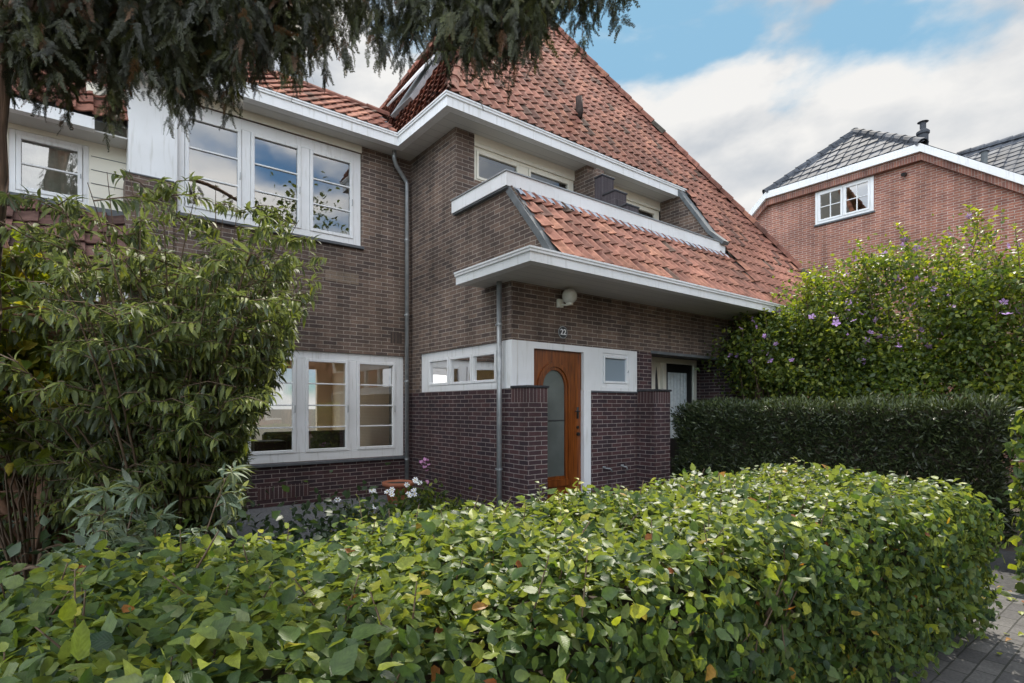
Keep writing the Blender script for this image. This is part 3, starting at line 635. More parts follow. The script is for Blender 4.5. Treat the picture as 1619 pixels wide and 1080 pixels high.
for (a0, a1) in ((1.80, 2.0), (4.2, 4.36)):
    n_ = 14; V = []; F = []
    for i in range(n_+1):
        x = a0+(a1-a0)*i/n_; y = yA+.22+.02*math.sin(i*2.2); V += [(x, y, .7), (x, y, 2.38)]
    for i in range(n_): F.append((2*i, 2*i+2, 2*i+3, 2*i+1))
    MB().add(V, F).build('curtain', M_CURT, H)
MB().boxb(2.5, 4.1, 9.7, 10.5, .05, .72, .05).boxb(2.5, 4.1, 10.4, 10.6, .05, 1.05, .05).boxb(2.0, 2.6, 9.3, 9.8, .05, .95, .03).build('furniture', M_FURN, H)
# side window in wing (long, three panes) and wraparound white panel
window(H, 0, xB, 6.10, 8.323, zS, zBT, [(6.198, 6.735, 1.892, 2.245), (6.818, 7.372, 1.892, 2.245), (7.472, 8.03, 1.892, 2.245)], 1, fw=.075, sw=.04, sill=False)
MB().boxb(xB-.012, xB+.1, yC-.012, 6.098, zS, zBT, .004).build('corner_panel', M_WHITE, H)
room(H, xB+.14, 6.3, yC+.2, 8.6, .05, 2.6, M_ROOM, 'x0')
# front panel with door and small window
mb = MB(); wall(mb, 1, yC-.012, xB+.0995, 7.073, zS, zBT, [(4.877, 5.847, 1, 2.315), (6.249, 6.885, 1.80, 2.335)], .05)
FP = mb.build('front_panel', M_WHITE, H)
MB().boxb(5.849, 5.998, yC-.02, yC+.1, .04, zS-.001, .004).build('door_jamb', M_WHITE, H)
MB().boxb(4.877, 5.847, yC-.02, yC+.14, .02, .112, .006).build('door_step', M_STONE, H)
f = window(H, 1, yC-.012, 6.249, 6.885, 1.80, 2.335, [(6.315, 6.819, 1.905, 2.262)], 1, fw=.04, sw=.035, setback=.012, sill=False)
MB().add([(6.3, yC+.15, 1.85), (6.85, yC+.15, 1.85), (6.85, yC+.15, 2.3), (6.3, yC+.15, 2.3)], [(0, 1, 2, 3)]).build('net_curtain', simple('net', (.32, .35, .38), None, .9), H)
for ch in f.children:
    if ch.name.startswith('pane'): ch.data.materials[0] = simple('obscured_glass', (.26, .31, .35), None, .25)
MB().boxb(6.0, 7.09, yC-.018, yC+.0, zS-.028, zS-.001, .004).build('panel_sill', M_STONE, H)
# ---- the door: slab with arched glazing
def arch_pts(x0, x1, z0, zt, n=16):
    r = (x1-x0)/2; cx_ = (x0+x1)/2; zc_ = zt-r*1.15
    return [(x0, z0), (x1, z0)]+[(cx_+r*math.cos(math.pi*i/n), zc_+r*1.15*math.sin(math.pi*i/n)) for i in range(n+1)]
dy = yC+.045
def ring(outer, inner, y0, y1):      # same vertex count
    n = len(outer); V = [(x, y0, z) for x, z in outer]+[(x, y0, z) for x, z in inner]+[(x, y1, z) for x, z in outer]+[(x, y1, z) for x, z in inner]; F = []
    for i in range(n):
        j = (i+1) % n; F += [(i, j, n+j, n+i), (2*n+i, 2*n+j, j, i), (n+i, n+j, 3*n+j, 3*n+i)]
    return V, F
go = arch_pts(5.085, 5.520, .50, 2.035); r0, r1 = .045, .108
mid_ = arch_pts(5.085-r0, 5.520+r0, .50-r0, 2.035+r0); out_ = arch_pts(5.085-r1, 5.520+r1, .50-r1*1.3, 2.035+r1)
# slab with arched hole: bridge from mid_ outline to rectangle points
def torect(p):
    cx_, cz = 5.30, 1.2; x, z = p; hx, hz = .4215 if x > cx_ else .423, 1.0
    return p
x0d, x1d, z0d, z1d = 4.879, 5.845, .118, 2.313
rect = []
nA = len(out_)
for i, (x, z) in enumerate(out_):
    if i == 0: rect.append((x0d, z0d))
    elif i == 1: rect.append((x1d, z0d))
    else:
        a = math.pi*(i-2)/(nA-3); 
        if a < math.pi*.25: rect.append((x1d, out_[2][1]+(z1d-out_[2][1])*a/(math.pi*.25)))
        elif a <= math.pi*.75: rect.append((x1d+(x0d-x1d)*(a-math.pi*.25)/(math.pi*.5), z1d))
        else: rect.append((x0d, z1d+(out_[2][1]-z1d)*(a-math.pi*.75)/(math.pi*.25)))
V, F = ring(rect, out_, dy, dy+.045); DO = fixn(mk('front_door', V, F, M_WOOD, H))
V, F = ring(out_, mid_, dy-.028, dy+.02); fixn(mk('arched_moulding', V, F, M_WOOD, DO))
V, F = ring(mid_, go, dy-.008, dy+.03); fixn(mk('inner_moulding', V, F, M_WOOD, DO))
mk('door_glass', [(x, dy+.02, z) for x, z in mid_], [tuple(range(len(mid_)))], M_FROST, DO)
MB().box(5.085, 5.52, dy+.012, dy+.019, 1.30, 1.315).build('glazing_bar', M_SEAL, DO)
MB().boxb(5.755, 5.795, dy-.012, dy, 1.33, 1.50, .004).tube([(5.775, dy-.01, 1.44), (5.775, dy-.05, 1.44), (5.68, dy-.055, 1.44)], .010, 8).build('door_handle', M_BLACK, DO, True)
MB().tube([(5.775, dy-.001, 1.20), (5.775, dy-.015, 1.20)], .022, 12).build('door_lock', M_BLACK, DO)
MB().tube([(5.775, dy-.001, 1.10), (5.775, dy-.03, 1.10)], .026, 12).build('door_lock', M_BLACK, DO)
MB().boxb(5.12, 5.50, dy-.02, dy, .26, .30, .004).build('lower_panel_moulding', M_WOOD, DO)
# hall behind the door closes the wall
MB().box(4.6, 7.4, yC+.2, yC+.22, 0, 2.7).build('hall_partition', M_ROOM, H)
# neighbouring front door deep in the porch
ND = MB(); frame_rect(ND, 1, 6.41, 6.50, 8.30, 9.73, .02, 2.44, .10); bar(ND, 1, 6.41, 6.50, 8.64, 8.74, .02, 2.34); nd_ = ND.build('porch_door_frame', M_CREAM, H)
MB().boxb(8.74, 9.63, 6.45, 6.49, .03, 2.34, .004).build('porch_door', M_BLACK, nd_)
V = []; F = []
for i in range(25):
    x = 8.82+.62*i/24; V += [(x, 6.435+.008*math.cos(i*1.57), .9), (x, 6.435+.008*math.cos(i*1.57), 2.17)]
for i in range(24): F.append((2*i, 2*i+2, 2*i+3, 2*i+1))
mk('porch_door_curtain', V, F, simple('white_curtain', (.62, .66, .66), (.5, .54, .55), .8, 20), nd_)
V = []; n_ = 14
for i in range(n_+1):
    t = i/n_; w_ = .055*(1 if t < .75 else math.cos((t-.75)/.25*math.pi/2)); V += [(8.52-w_, 6.48, .3+1.98*t), (8.52+w_, 6.48, .3+1.98*t)]
mk('porch_sidelight', V, [(2*i, 2*i+1, 2*i+3, 2*i+2) for i in range(n_)], M_CAP, nd_)
MB().box(8.40, 8.64, 6.485, 6.50, .02, 2.35).build('sidelight_panel', M_CREAM, nd_)
# ---- balcony windows
def balcony_front(x0, x1, sashes):
    window(H, 1, yU, x0, x1, 5.10, 5.64, sashes, 1, M_CREAM, .055, .045, .03, sill=False)
    MB().box(x0, x1, yU+.0, yU+.06, 5.642, zi+.011).box(x0, x1, yU-.008, yU+.01, 5.70, 5.712).build('cladding_board', M_CREAM, H)
balcony_front(4.841, 7.05, [(4.94, 5.72, 5.18, 5.545), (6.02, 6.90, 5.18, 5.545)])
balcony_front(7.32, 9.57, [(7.45, 8.30, 5.18, 5.545), (8.56, 9.40, 5.18, 5.545)])
room(H, 4.7, 9.6, yU+.13, 11.5, 4.45, 5.9, M_ROOM); MB().box(4.9, 9.5, yU+.10, yU+.115, 5.50, 5.64).build('roller_blind', M_SEAL, H)
# ---- downpipes with brackets
def downpipe(pts, r, br, m=M_ZINC):
    d = MB().tube(pts, r, 12).build('downpipe', m, H, True)
    x, y = br[0]
    for z in br[1]: MB().tube([(x, y, z-.012), (x, y, z+.012)], r+.008, 12).box(x-.012, x+.012, y, y+.08, z-.01, z+.01).build('pipe_bracket', m, d)
downpipe([(4.10, 8.48, zi+.02), (4.10, 8.50, 5.70), (4.16, 8.53, 5.60), (4.34, 8.60, 5.46), (4.392, 8.60, 5.38), (4.392, 8.60, .12)], .036, ((4.392, 8.60), (4.4, 3.1, 1.95, .6)))
downpipe([(4.405, 5.93, 3.20), (4.405, 5.93, .05)], .036, ((4.405, 5.93), (2.62, .66)))
# small taps / bicycle hooks low on the front wall
for x, w_ in ((6.30, .07), (6.72, .03)):
    MB().tube([(x, yC, .56), (x, yC-.04, .56), (x+w_, yC-.07, .55), (x+w_*1.6, yC-.07, .50)], .011, 8).tube([(x-.03, yC-.005, .575), (x+.03, yC-.005, .575)], .013, 8).build('wall_hook', M_ZINC, H, True)

# ================================================================== LAMP + NUMBER
LP = empty('wall_lamp', (5.38, yC, 2.98), 'cream globe lamp on a short bracket on the brick wall above the arched door', 'lamp')
MB().boxb(5.305, 5.40, yC-.06, yC-.001, 2.925, 3.045, .008).build('backplate', M_CREAM, LP)
MB().tube([(5.355, yC-.06, 2.96), (5.37, yC-.16, 2.945), (5.399, yC-.175, 2.96)], .014, 8).build('arm', M_CREAM, LP, True)
MB().tube([(5.399, yC-.175, 2.945), (5.399, yC-.175, 2.985)], [.052, .05], 16).build('collar', M_CREAM, LP)
bm = bmesh.new(); bmesh.ops.create_uvsphere(bm, u_segments=28, v_segments=18, radius=.108)
for v in bm.verts: v.co += Vector((5.399, yC-.175, 3.07))
MB().frombm(bm).build('globe', M_GLOBE, LP, True)
NP = empty('house_number_plate', (5.43, yC, 2.58), 'small round dark enamel plate with white number 22 above the front door', 'sign')
MB().tube([(5.43, yC-.001, 2.58), (5.43, yC-.012, 2.58)], .078, 28).build('plate', M_CAP, NP)
MB().tube([(5.43, yC-.0005, 2.58), (5.43, yC-.009, 2.58)], .088, 28).build('plate_rim', M_ZINC, NP)
tcu = bpy.data.curves.new('number_text', 'FONT'); tcu.body = "22"; tcu.size = .115; tcu.align_x = 'CENTER'; tcu.align_y = 'CENTER'; tcu.extrude = .002; tcu.offset = .002
to = bpy.data.objects.new('number_text', tcu); COL.objects.link(to); bpy.context.view_layer.update()
me = bpy.data.meshes.new_from_object(to.evaluated_get(bpy.context.evaluated_depsgraph_get())); bpy.data.objects.remove(to)
no = bpy.data.objects.new('number_digits', me); me.materials.clear(); me.materials.append(M_PETW); link(no, NP); no.rotation_euler = (R(90), 0, 0); no.location = (0, -.016, 0)

# ================================================================== LEFT NEIGHBOUR (set-back upper wall above a lean-to)
LN = empty('terraced_house', (-1.5, 9, 0), 'left neighbouring house with cream boarded upper wall, white window and tiled lean-to, behind shrubs', 'house')
MB().box(.433, .978, yA-.02, 9.18, 4.542, zi+.01).build('white_panel', M_WHITE, LN)
MB().box(.40, .927, yA-.035, 9.18, 0, 4.538).build('brick_pier', M_BROWN, LN)
MB().box(.39, .94, yA-.045, yA+.3, 4.5385, 4.5535).build('pier_flashing', M_LEAD, LN)
yK = 9.18
mb = MB(); wall(mb, 1, yK, -5, .433, 4.10, 5.05, [(-.76, .03, 4.16, 4.97), (-1.75, -.92, 4.16, 4.97)], .08); kl = mb.build('cladding', M_CREAM, LN)
MB().box(.0, .433, yK+.001, yK+.03, 5.052, 5.825).box(.115, .13, 8.30, 9.2, 5.83, 6.9).build('gable_cheek', M_CREAM, LN)
for z in (4.30, 4.48, 4.66, 4.84): MB().box(.05, .432, yK-.009, yK-.001, z, z+.006).build('board_joint', M_LEAD, kl)
window(LN, 1, yK, -.76, .03, 4.16, 4.97, [(-.645, -.085, 4.27, 4.865)], 2, M_WHITE, .05, .05, .01, sill=False)
window(LN, 1, yK, -1.75, -.92, 4.16, 4.97, [(-1.64, -1.02, 4.27, 4.865)], 2, M_WHITE, .05, .05, .01, sill=False)
V = []; F = []
for i in range(60):
    x = -1.8+1.85*i/59; V += [(x, yK+.16+.02*math.sin(i*1.3), 4.1), (x, yK+.16+.02*math.sin(i*1.3), 5.0)]
for i in range(59): F.append((2*i, 2*i+2, 2*i+3, 2*i+1))
mk('curtain', V, F, M_CURT, LN)
room(LN, -2, .2, yK+.1, 11, 3.8, 5.2)
mb = MB(); sweep(mb, [(-5, 8.70), (.083, 8.70)], [(0, 5.02), (0, 5.165), (-.12, 5.165), (-.12, 5.02)]); fixn(mb.build('gutter', M_WHITE, LN))
slab('soffit', [(-5, 8.80), (.43, 8.80), (.43, yK+.05), (-5, yK+.05)], 5.03, 5.05, M_SOFFIT, LN)
tile_field('upper_tiles', (-4.8, 8.70, 5.17), (1, 0, 0), (0, .72, .70), 29, 8, tw, .30, M_TILE, LN)
MB().add([(-5, 8.75, 5.15), (.43, 8.75, 5.15), (.43, 10.5, 6.85), (-5, 10.5, 6.85)], [(0, 1, 2, 3)]).build('upper_roof_deck', M_LEAD, LN)
MB().box(-5, .40, 8.98, yK-.002, 4.02, 4.12).build('lead_flashing', M_LEAD, LN)
tile_field('lean_to_tiles', (-4.87, 7.75, 2.86), (1, 0, 0), (0, 1.27, 1.2), 24, 6, .22, .29, M_TILEB, LN, amp=.034)
MB().add([(-5, 7.75, 2.84), (.40, 7.75, 2.84), (.40, 9.1, 4.08), (-5, 9.1, 4.08)], [(0, 1, 2, 3)]).prism([(7.8, 2.84), (9.1, 2.84), (9.1, 4.05)], 0, .30, .39).build('lean_to_deck', M_LEAD, LN)
mb = MB(); sweep(mb, [(-5, 7.70), (.38, 7.70)], [(0, 2.66), (0, 2.82), (-.12, 2.82), (-.12, 2.66)]); fixn(mb.build('gutter', M_WHITE, LN))
mb = MB(); wall(mb, 1, 8.2, -5, .40, 0, 2.84, [(-1.6, .1, .7, 2.35)], .1); mb.build('wall', M_DARK, LN)
window(LN, 1, 8.2, -1.6, .1, .7, 2.35, [(-1.47, -.84, .87, 2.2), (-.66, -.03, .87, 2.2)], 4)
MB().box(-1.8, .3, 8.6, 8.62, 0, 2.7).build('room_interior', M_ROOM, LN)

# ================================================================== RIGHT BRICK HOUSE (half-hipped gable)
def gable_house(x, yl, yr, ya, yb, ze, zp, base_l, base_r, apex, name, label, win=None, dx=9):
    """gable wall in plane x facing -x. yl/yr: ends of the half-hip eave at height ze; base_l/base_r: (y,z) where the verges reach the side eaves"""
    h = empty(name, (x, (yl+yr)/2, 0), label, 'house')
    (bl, zl), (br, zr) = base_l, base_r
    poly = [(yr, ze), (yl, ze), (bl, zl), (bl, 0), (br, 0), (br, zr)]
    if win:
        (w0, w1, w2, w3) = win
        mb = MB(); mb.add([(x, w0, w2), (x, w1, w2), (x, w1, w3), (x, w0, w3)]+[(x, y, z) for y, z in poly],
            [(4, 5, 3, 2), (5, 6, 7, 0, 3)] if False else [(4+1, 4+2, 4+3, 1, 2), (4+3, 4+4, 0, 1), (4+4, 4+5, 4+0, 3, 0), (4+0, 4+1, 2, 3)])
    else: mb = MB().add([(x, y, z) for y, z in poly], [tuple(range(6))])
    fixn(mb.build('wall', M_RED, h))
    # verge boards
    path = [(bl, zl), (yl, ze), (yr, ze), (br, zr)]
    mb = MB(); V = []
    for xo in (x-.22, x+.02):
        for (y, z) in path: V += [(xo, y, z-.11), (xo, y, z+.09)]
    F = []
    for i in range(3):
        a = 2*i; F += [(a, a+2, a+3, a+1), (a+9, a+11, a+10, a+8), (a+1, a+3, a+11, a+9), (a+8, a+10, a+2, a)]
    F += [(0, 1, 9, 8), (6, 14, 15, 7)]
    mb.add(V, F); fixn(mb.build('verge_board', M_WHITE, h))
    mb = MB(); V = []
    for xo in (x-.14, x+.0):
        for (y, z) in path: V += [(xo, y, z-.30), (xo, y, z-.11)]
    mb.add(V, F); fixn(mb.build('corbel_course', brick('red_soldier', (.30, .13, .09), (.2, .09, .07), (.4, .34, .3), bw=.06, rh=.3, off=0), h))
    ax, ay, az_ = apex
    # roof planes: half hip, two main slopes
    A = (x-.15, yl+.03, ze+.10); B = (x-.15, yr-.03, ze+.10); C_ = (x-.15, bl, zl+.10); D = (x-.15, br, zr+.10)
    deck = MB().add([A, B, (ax, ay, az_)], [(0, 1, 2)]).add([C_, A, (ax, ay, az_), (x+dx, ay, az_), (x+dx, bl, zl+.1)], [(0, 1, 2, 3, 4)]).add([B, D, (x+dx, br, zr+.1), (x+dx, ay, az_), (ax, ay, az_)], [(0, 1, 2, 3, 4)]).build('roof', M_GREYT, h)
    hv = Vector((ax-(x-.15), 0, az_-ze-.1)); n = hv.length
    ncol = int((yl-yr)/.26)+2
    org = (x-.17, yl+.15, ze+.11)
    # clip planes through the two hips (vertical planes)
    d1 = Vector((ax-A[0], ay-A[1], 0)); d2 = Vector((ax-B[0], ay-B[1], 0))
    tile_field('hip_tiles', org, (0, -1, 0), tuple(hv), ncol+1, int(n/.33)+2, .26, .33, M_TILEG, deck,
               [(A, (d1.y, -d1.x, 0)), (B, (-d2.y, d2.x, 0))], amp=.016, lap=.022)
    ridge_tiles('hip_ridge', A, apex, .13, M_TILEG, deck); ridge_tiles('hip_ridge', B, apex, .13, M_TILEG, deck)
    ridge_tiles('ridge', apex, (x+dx, ay, az_), .13, M_TILEG, deck)
    return h
RX = 16.5
RH = gable_house(RX, 8.357, 4.456, 0, 0, 7.95, 9.69, (8.95, 7.42), (-1.5, 3.42), (18.06, 6.56, 9.69), 'detached_house', 'red brick house with grey half-hipped roof and small white window, right side', (5.53, 7.0, 6.715, 7.64))
w = window(RH, 0, RX, 5.53, 7.0, 6.715, 7.64, [(5.66, 6.20, 6.83, 7.53), (6.33, 6.87, 6.83, 7.53)], 2, M_WHITE, .07, .05, -.03, sill=True, vdiv=2)
room(RH, RX+.1, RX+3, 5.3, 7.2, 6.4, 8.0, M_ROOM, 'x0')
MB().tube([(17.6, 4.75, 7.6), (17.6, 4.75, 8.75)], .12, 12).tube([(17.6, 4.75, 8.73), (17.6, 4.75, 8.78), (17.6, 4.75, 8.84), (17.6, 4.75, 8.9)], [.09, .15, .15, .09], 12).tube([(17.6, 4.75, 8.9), (17.6, 4.75, 9.08), (17.6, 4.75, 9.10)], [.07, .07, .13], 12).build('flue', M_GREYT, RH)
MB().tube([(RX-.001, 4.83, 7.45), (RX-.16, 4.83, 7.40)], .05, 10).build('wall_spotlight', M_BLACK, RH)
RH2 = empty('detached_house', (24, 0, 0), 'farther house of which only the grey tiled roof shows at the right edge', 'house')
MB().box(22.2, 27, -8, 5.4, 0, 8.25).build('wall', M_RED, RH2)
dk = MB().prism([(21.9, 8.2), (24.5, 10.42), (27.2, 8.2)], 1, -8.2, 5.55).build('roof', M_GREYT, RH2)
tile_field('roof_tiles', (21.9, 5.6, 8.24), (0, -1, 0), (2.6, 0, 2.22), 42, 11, .30, .33, M_TILEG, dk, (), amp=.016, lap=.022)
ridge_tiles('ridge', (24.5, -8.2, 10.48), (24.5, 5.6, 10.48), .13, M_TILEG, dk)
MB().tube([(23.2, 4.6, 9.2), (23.2, 4.6, 9.85), (23.2, 4.6, 9.86)], [.09, .09, .14], 10).build('vent_pipe', M_LEAD, RH2)

# ================================================================== OPPOSITE SIDE OF THE STREET (seen only in reflections)
OH = empty('opposite_house', (6, -17, 0), 'brick house across the street, seen only mirrored in the window panes', 'house')
mb = MB(); wall(mb, 1, -16, -6, 20, 0, 5.6, [(x, x+2.4, z, z+1.5) for x in (-4, 0, 4, 8, 12, 16) for z in (.8, 3.6)], -.1); mb.build('wall', M_RED, OH)
mb = MB().add([(-6.3, -15.6, 5.6), (20.3, -15.6, 5.6), (20.3, -20, 10), (-6.3, -20, 10)], [(0, 1, 2, 3)]).build('roof', M_TERRA, OH)
for x in (-4, 0, 4, 8, 12, 16):
    for z in (.8, 3.6):
        mb = MB(); frame_rect(mb, 1, -16.08, -16.0, x, x+2.4, z, z+1.5, .12); bar(mb, 1, -16.08, -16.0, x+1.1, x+1.3, z, z+1.5)
        w = mb.build('window', M_WHITE, OH); MB().box(x+.1, x+2.3, -16.12, -16.10, z+.1, z+1.4).build('pane', M_CAP, w)
def street_tree(x, y, hgt, rad, label, n=5200):
    t = empty('street_tree', (x, y, 0), label, 'tree', 'trees across the street')
    mb = MB().tube([(x, y, 0), (x+.1, y, hgt*.3), (x, y+.2, hgt*.6)], [.28, .2, .1], 10)
    for i in range(7):
        a = i*.9; mb.tube([(x, y, hgt*(.25+.04*i)), (x+rad*.4*math.cos(a), y+rad*.4*math.sin(a), hgt*.5+.3*i), (x+rad*.7*math.cos(a), y+rad*.7*math.sin(a), hgt*.62+.3*i)], [.12, .07, .03], 6)
    mb.build('trunk', M_BARK, t)
    cl = unit(rv(46))*rng.uniform(.35, 1, (46, 1))*np.array([rad*.85, rad*.85, hgt*.30])+np.array([x, y, hgt*.64]); c_ = cl[rng.integers(0, 46, n)]
    p = c_+rv(n, rad*.17); scatter('crown', T_SMALL, p, rv(n)+[0, 0, -.4], rv(n)+[0, 0, .8], rng.uniform(.18, .32, n), rng.random(n), M_TREE, t)
street_tree(1.5, -12.5, 12.5, 3.4, 'leafy street tree mirrored in the left upper panes')
street_tree(8.5, -13, 14, 3.8, 'leafy street tree mirrored in the right upper panes')
street_tree(17, -13, 11, 3.6, 'leafy street tree farthest along the opposite pavement')

# ================================================================== FOLIAGE
def lowfreq(p, k=2.0):
    return (np.sin(p[:, 0]*k*1.3+1.1)*np.cos(p[:, 1]*k*1.7+.4)+np.sin(p[:, 2]*k*2.3+p[:, 0]*k*2.1)+.7*np.sin(p[:, 0]*k*4.9+p[:, 1]*k*4.1+2)*np.cos(p[:, 2]*k*3.7))/2.7
def shell(n, lo, hi, r, tin, tout, amp, k=2.0, keep=None):
    lo = np.array(lo, float); hi = np.array(hi, float); c = (lo+hi)/2; h = (hi-lo)/2-r; out = []; nn = []; m = 0
    while m < n:
        p = rng.uniform(lo-tout-amp, hi+tout+amp, (n*3, 3)); q = np.abs(p-c)-h; qm = np.maximum(q, 0); ln = np.linalg.norm(qm, axis=1)
        d = ln+np.minimum(q.max(1), 0)-r-amp*lowfreq(p, k)
        ok = (d > -tin) & (d < tout*rng.random(len(p))**2)
        if keep is not None: ok &= keep(p)
        g = np.where(ln[:, None] > 1e-6, qm, (q == q.max(1, keepdims=True))*1.0)*np.sign(p-c)
        out.append(p[ok]); nn.append(unit(g[ok])); m += ok.sum()
    return np.concatenate(out)[:n], np.concatenate(nn)[:n]
def tube_cloud(name, segs, m, parent):
    mb = MB()
    for pts, rad in segs: mb.tube(pts, rad, 5, False)
    return mb.build(name, m, parent, True)

# ---- front hornbeam hedge -------------------------------------------------
HG = empty('hornbeam_hedge', (.8, 1.65, 0), 'clipped leafy green hedge across the whole foreground with yellowing tips on top', 'hedge')
lo, hi = (-2.9, 1.02, -.05), (4.70, 2.42, .975)
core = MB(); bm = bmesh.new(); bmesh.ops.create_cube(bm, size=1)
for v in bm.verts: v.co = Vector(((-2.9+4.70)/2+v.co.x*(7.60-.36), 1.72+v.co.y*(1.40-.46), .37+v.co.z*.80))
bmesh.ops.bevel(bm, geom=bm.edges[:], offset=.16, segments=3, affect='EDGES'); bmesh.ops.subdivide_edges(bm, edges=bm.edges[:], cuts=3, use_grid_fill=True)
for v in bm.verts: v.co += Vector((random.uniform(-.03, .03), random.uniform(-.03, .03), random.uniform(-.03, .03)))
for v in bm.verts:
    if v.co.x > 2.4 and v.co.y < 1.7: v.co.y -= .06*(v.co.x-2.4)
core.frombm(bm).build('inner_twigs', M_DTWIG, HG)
n = 52000
keep = lambda p: (p[:, 2] > .12) & (p[:, 0] > -2.2+0*p[:, 1]) & ~((p[:, 1] > 2.3) & (p[:, 2] < .6)) & (p[:, 0] > -.75*(p[:, 1]) - .3*(p[:, 1] > 0)-.2)
P, Nn = shell(n, lo, hi, .19, .15, .06, .062, 2.9, keep)
wy = np.clip(P[:, 0]-2.4, 0, None)*np.clip((2.42-P[:, 1])/1.4, 0, 1); P[:, 1] -= .075*wy; P[:, 0] += .09*wy*np.clip(1-P[:, 2], 0, 1)
top = Nn[:, 2:3]
fw = np.cross(Nn, rv(n)); fw = unit(fw)+Nn*.35+np.array([0, 0, -.55])*(1-top)+rv(n, .42)
nr = Nn+rv(n, .62)+np.array([0, -.1, .25])
sz = rng.uniform(.033, .064, n)*np.where(rng.random(n) < .08, 1.25, 1)
ti = np.clip(rng.normal(.42, .2, n), 0, .9)+.12*top[:, 0]*(rng.random(n) < .5); ti = np.clip(ti+.22*lowfreq(P, 7.0)+rng.normal(0, .08, n), 0, .92)
ti = np.where(rng.random(n) < .022, rng.uniform(.93, 1, n), np.clip(ti, 0, .93))
ti = np.where((rng.random(n) < .10) & (top[:, 0] > .5), rng.uniform(.80, .95, n), ti)
scatter('foliage', T_HORN, P, fw, nr, sz, ti, M_HORN, HG, wscale=rng.uniform(.8, 1.12, n))
# shoots standing proud of the clipped top, each a short twig with leaves
Ps = []; Fs = []; Ns = []; Zs_ = []; Ts = []; segs = []
for i in range(150):
    b = np.array([rng.uniform(-1.4, 4.6), rng.uniform(1.12, 2.38), .93]); d = np.array([rng.normal(0, .45), rng.normal(0, .35), 1.0]); L_ = rng.uniform(.06, .17); yy = rng.uniform(.35, .93)
    d /= np.linalg.norm(d); segs.append(([tuple(b-d*.05), tuple(b+d*L_*.6+[0, 0, .0]), tuple(b+d*L_)], [.003, .0025, .0015]))
    for j in range(7):
        t = (j+1)/7; a = j*2.4; Ps.append(b+d*L_*t); Fs.append([math.cos(a), math.sin(a), .5*t]); Ns.append([rng.normal(0, .3), rng.normal(0, .3), 1]); Zs_.append(.06*(1.15-.6*t)); Ts.append(min(.95, yy+.1*t))
scatter('shoots', T_HORN, np.array(Ps), np.array(Fs), np.array(Ns), np.array(Zs_), np.array(Ts), M_HORN, HG)
for i in range(130):
    x = rng.uniform(-1.2, 4.6); y = rng.uniform(1.0, 1.12) if i % 3 else rng.uniform(1.2, 2.3); z = rng.uniform(.25, .85) if i % 3 else .90
    a = rng.uniform(-1, 1); L_ = rng.uniform(.12, .32); p0 = np.array([x, y+.06, z-.1]); p2 = p0+np.array([L_*math.sin(a), -.05, L_*abs(math.cos(a))]); pm = (p0+p2)/2+rng.normal(0, .015, 3)
    segs.append(([tuple(p0), tuple(pm), tuple(p2)], [.006, .0045, .0025]))
tube_cloud('twigs', segs, M_TWIG, HG)

# ---- hedge at the right edge, other side of the path
H2 = empty('hornbeam_hedge', (6.4, .2, 0), 'taller light green hedge cut off by the right edge of the photo, beside the path', 'hedge')
n = 7000
P, Nn = shell(n, (5.80, -.7, 0), (7.0, .95, 1.60), .22, .14, .08, .07, 2.2, lambda p: p[:, 2] > .05)
scatter('foliage', T_HORN, P, np.cross(Nn, rv(n))+Nn*.5+np.array([0, 0, -.5]), Nn+rv(n, .4)+np.array([0, 0, .4]), rng.uniform(.06, .11, n), np.clip(rng.normal(.5, .22, n), 0, .92), M_HORN, H2)
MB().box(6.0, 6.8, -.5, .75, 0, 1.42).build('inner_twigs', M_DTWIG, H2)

# ---- dark yew hedge running to the house
YH = empty('yew_hedge', (7.95, 3.4, 0), 'tall dark clipped evergreen hedge between path and purple flowering shrubs, right of the brick pier', 'hedge')
n = 46000
P, Nn = shell(n, (7.60, 1.38, .05), (8.35, 5.42, 1.53), .12, .13, .07, .075, 3.4, lambda p: (p[:, 0] < 8.2) & ((p[:, 0] < 7.95) | (p[:, 2] > 1.3)))
top = (Nn[:, 2] > .6)
scatter('foliage', T_NEED, P, Nn*.7+rv(n, .45)+np.array([0, 0, .35]), Nn+rv(n, .8), rng.uniform(.045, .10, n), np.clip(rng.normal(.45, .28, n)+top*.3, 0, np.where(rng.random(n) < .03, 1, .93)), M_YEW, YH)
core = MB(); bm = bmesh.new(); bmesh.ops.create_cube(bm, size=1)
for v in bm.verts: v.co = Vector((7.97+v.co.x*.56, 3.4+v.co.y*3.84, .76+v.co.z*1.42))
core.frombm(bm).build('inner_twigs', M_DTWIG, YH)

# ---- generic crown of clumps
def crown(name, blobs, n, tmpl, size, m, parent, nclump=60, spread=.22, tint=(.5, .25), droop=-.2, up=.6, flat=.8):
    w = np.array([b[3]*b[4]*b[5] for b in blobs]); w = w/w.sum(); bi = rng.choice(len(blobs), nclump, p=w); B = np.array(blobs)[bi]
    c_ = B[:, :3]+unit(rv(nclump))*rng.uniform(.45, 1.0, (nclump, 1))*B[:, 3:6]; k_ = rng.integers(0, nclump, n)
    rad = rng.uniform(.6, 1.3, nclump)*spread
    o = rv(n)*rad[k_][:, None]*np.array([1, 1, flat]); P = c_[k_]+o; ok = P[:, 2] > .03; P = P[ok]; o = o[ok]; k_ = k_[ok]; q = len(P)
    ct = rng.normal(0, .12, nclump)
    return scatter(name, tmpl, P, rv(q)+unit(o)*.8+np.array([0, 0, droop]), rv(q, .6)+np.array([0, 0, up]), rng.uniform(size[0], size[1], q), np.clip(rng.normal(tint[0], tint[1], q)+ct[k_], 0, 1), m, parent), c_
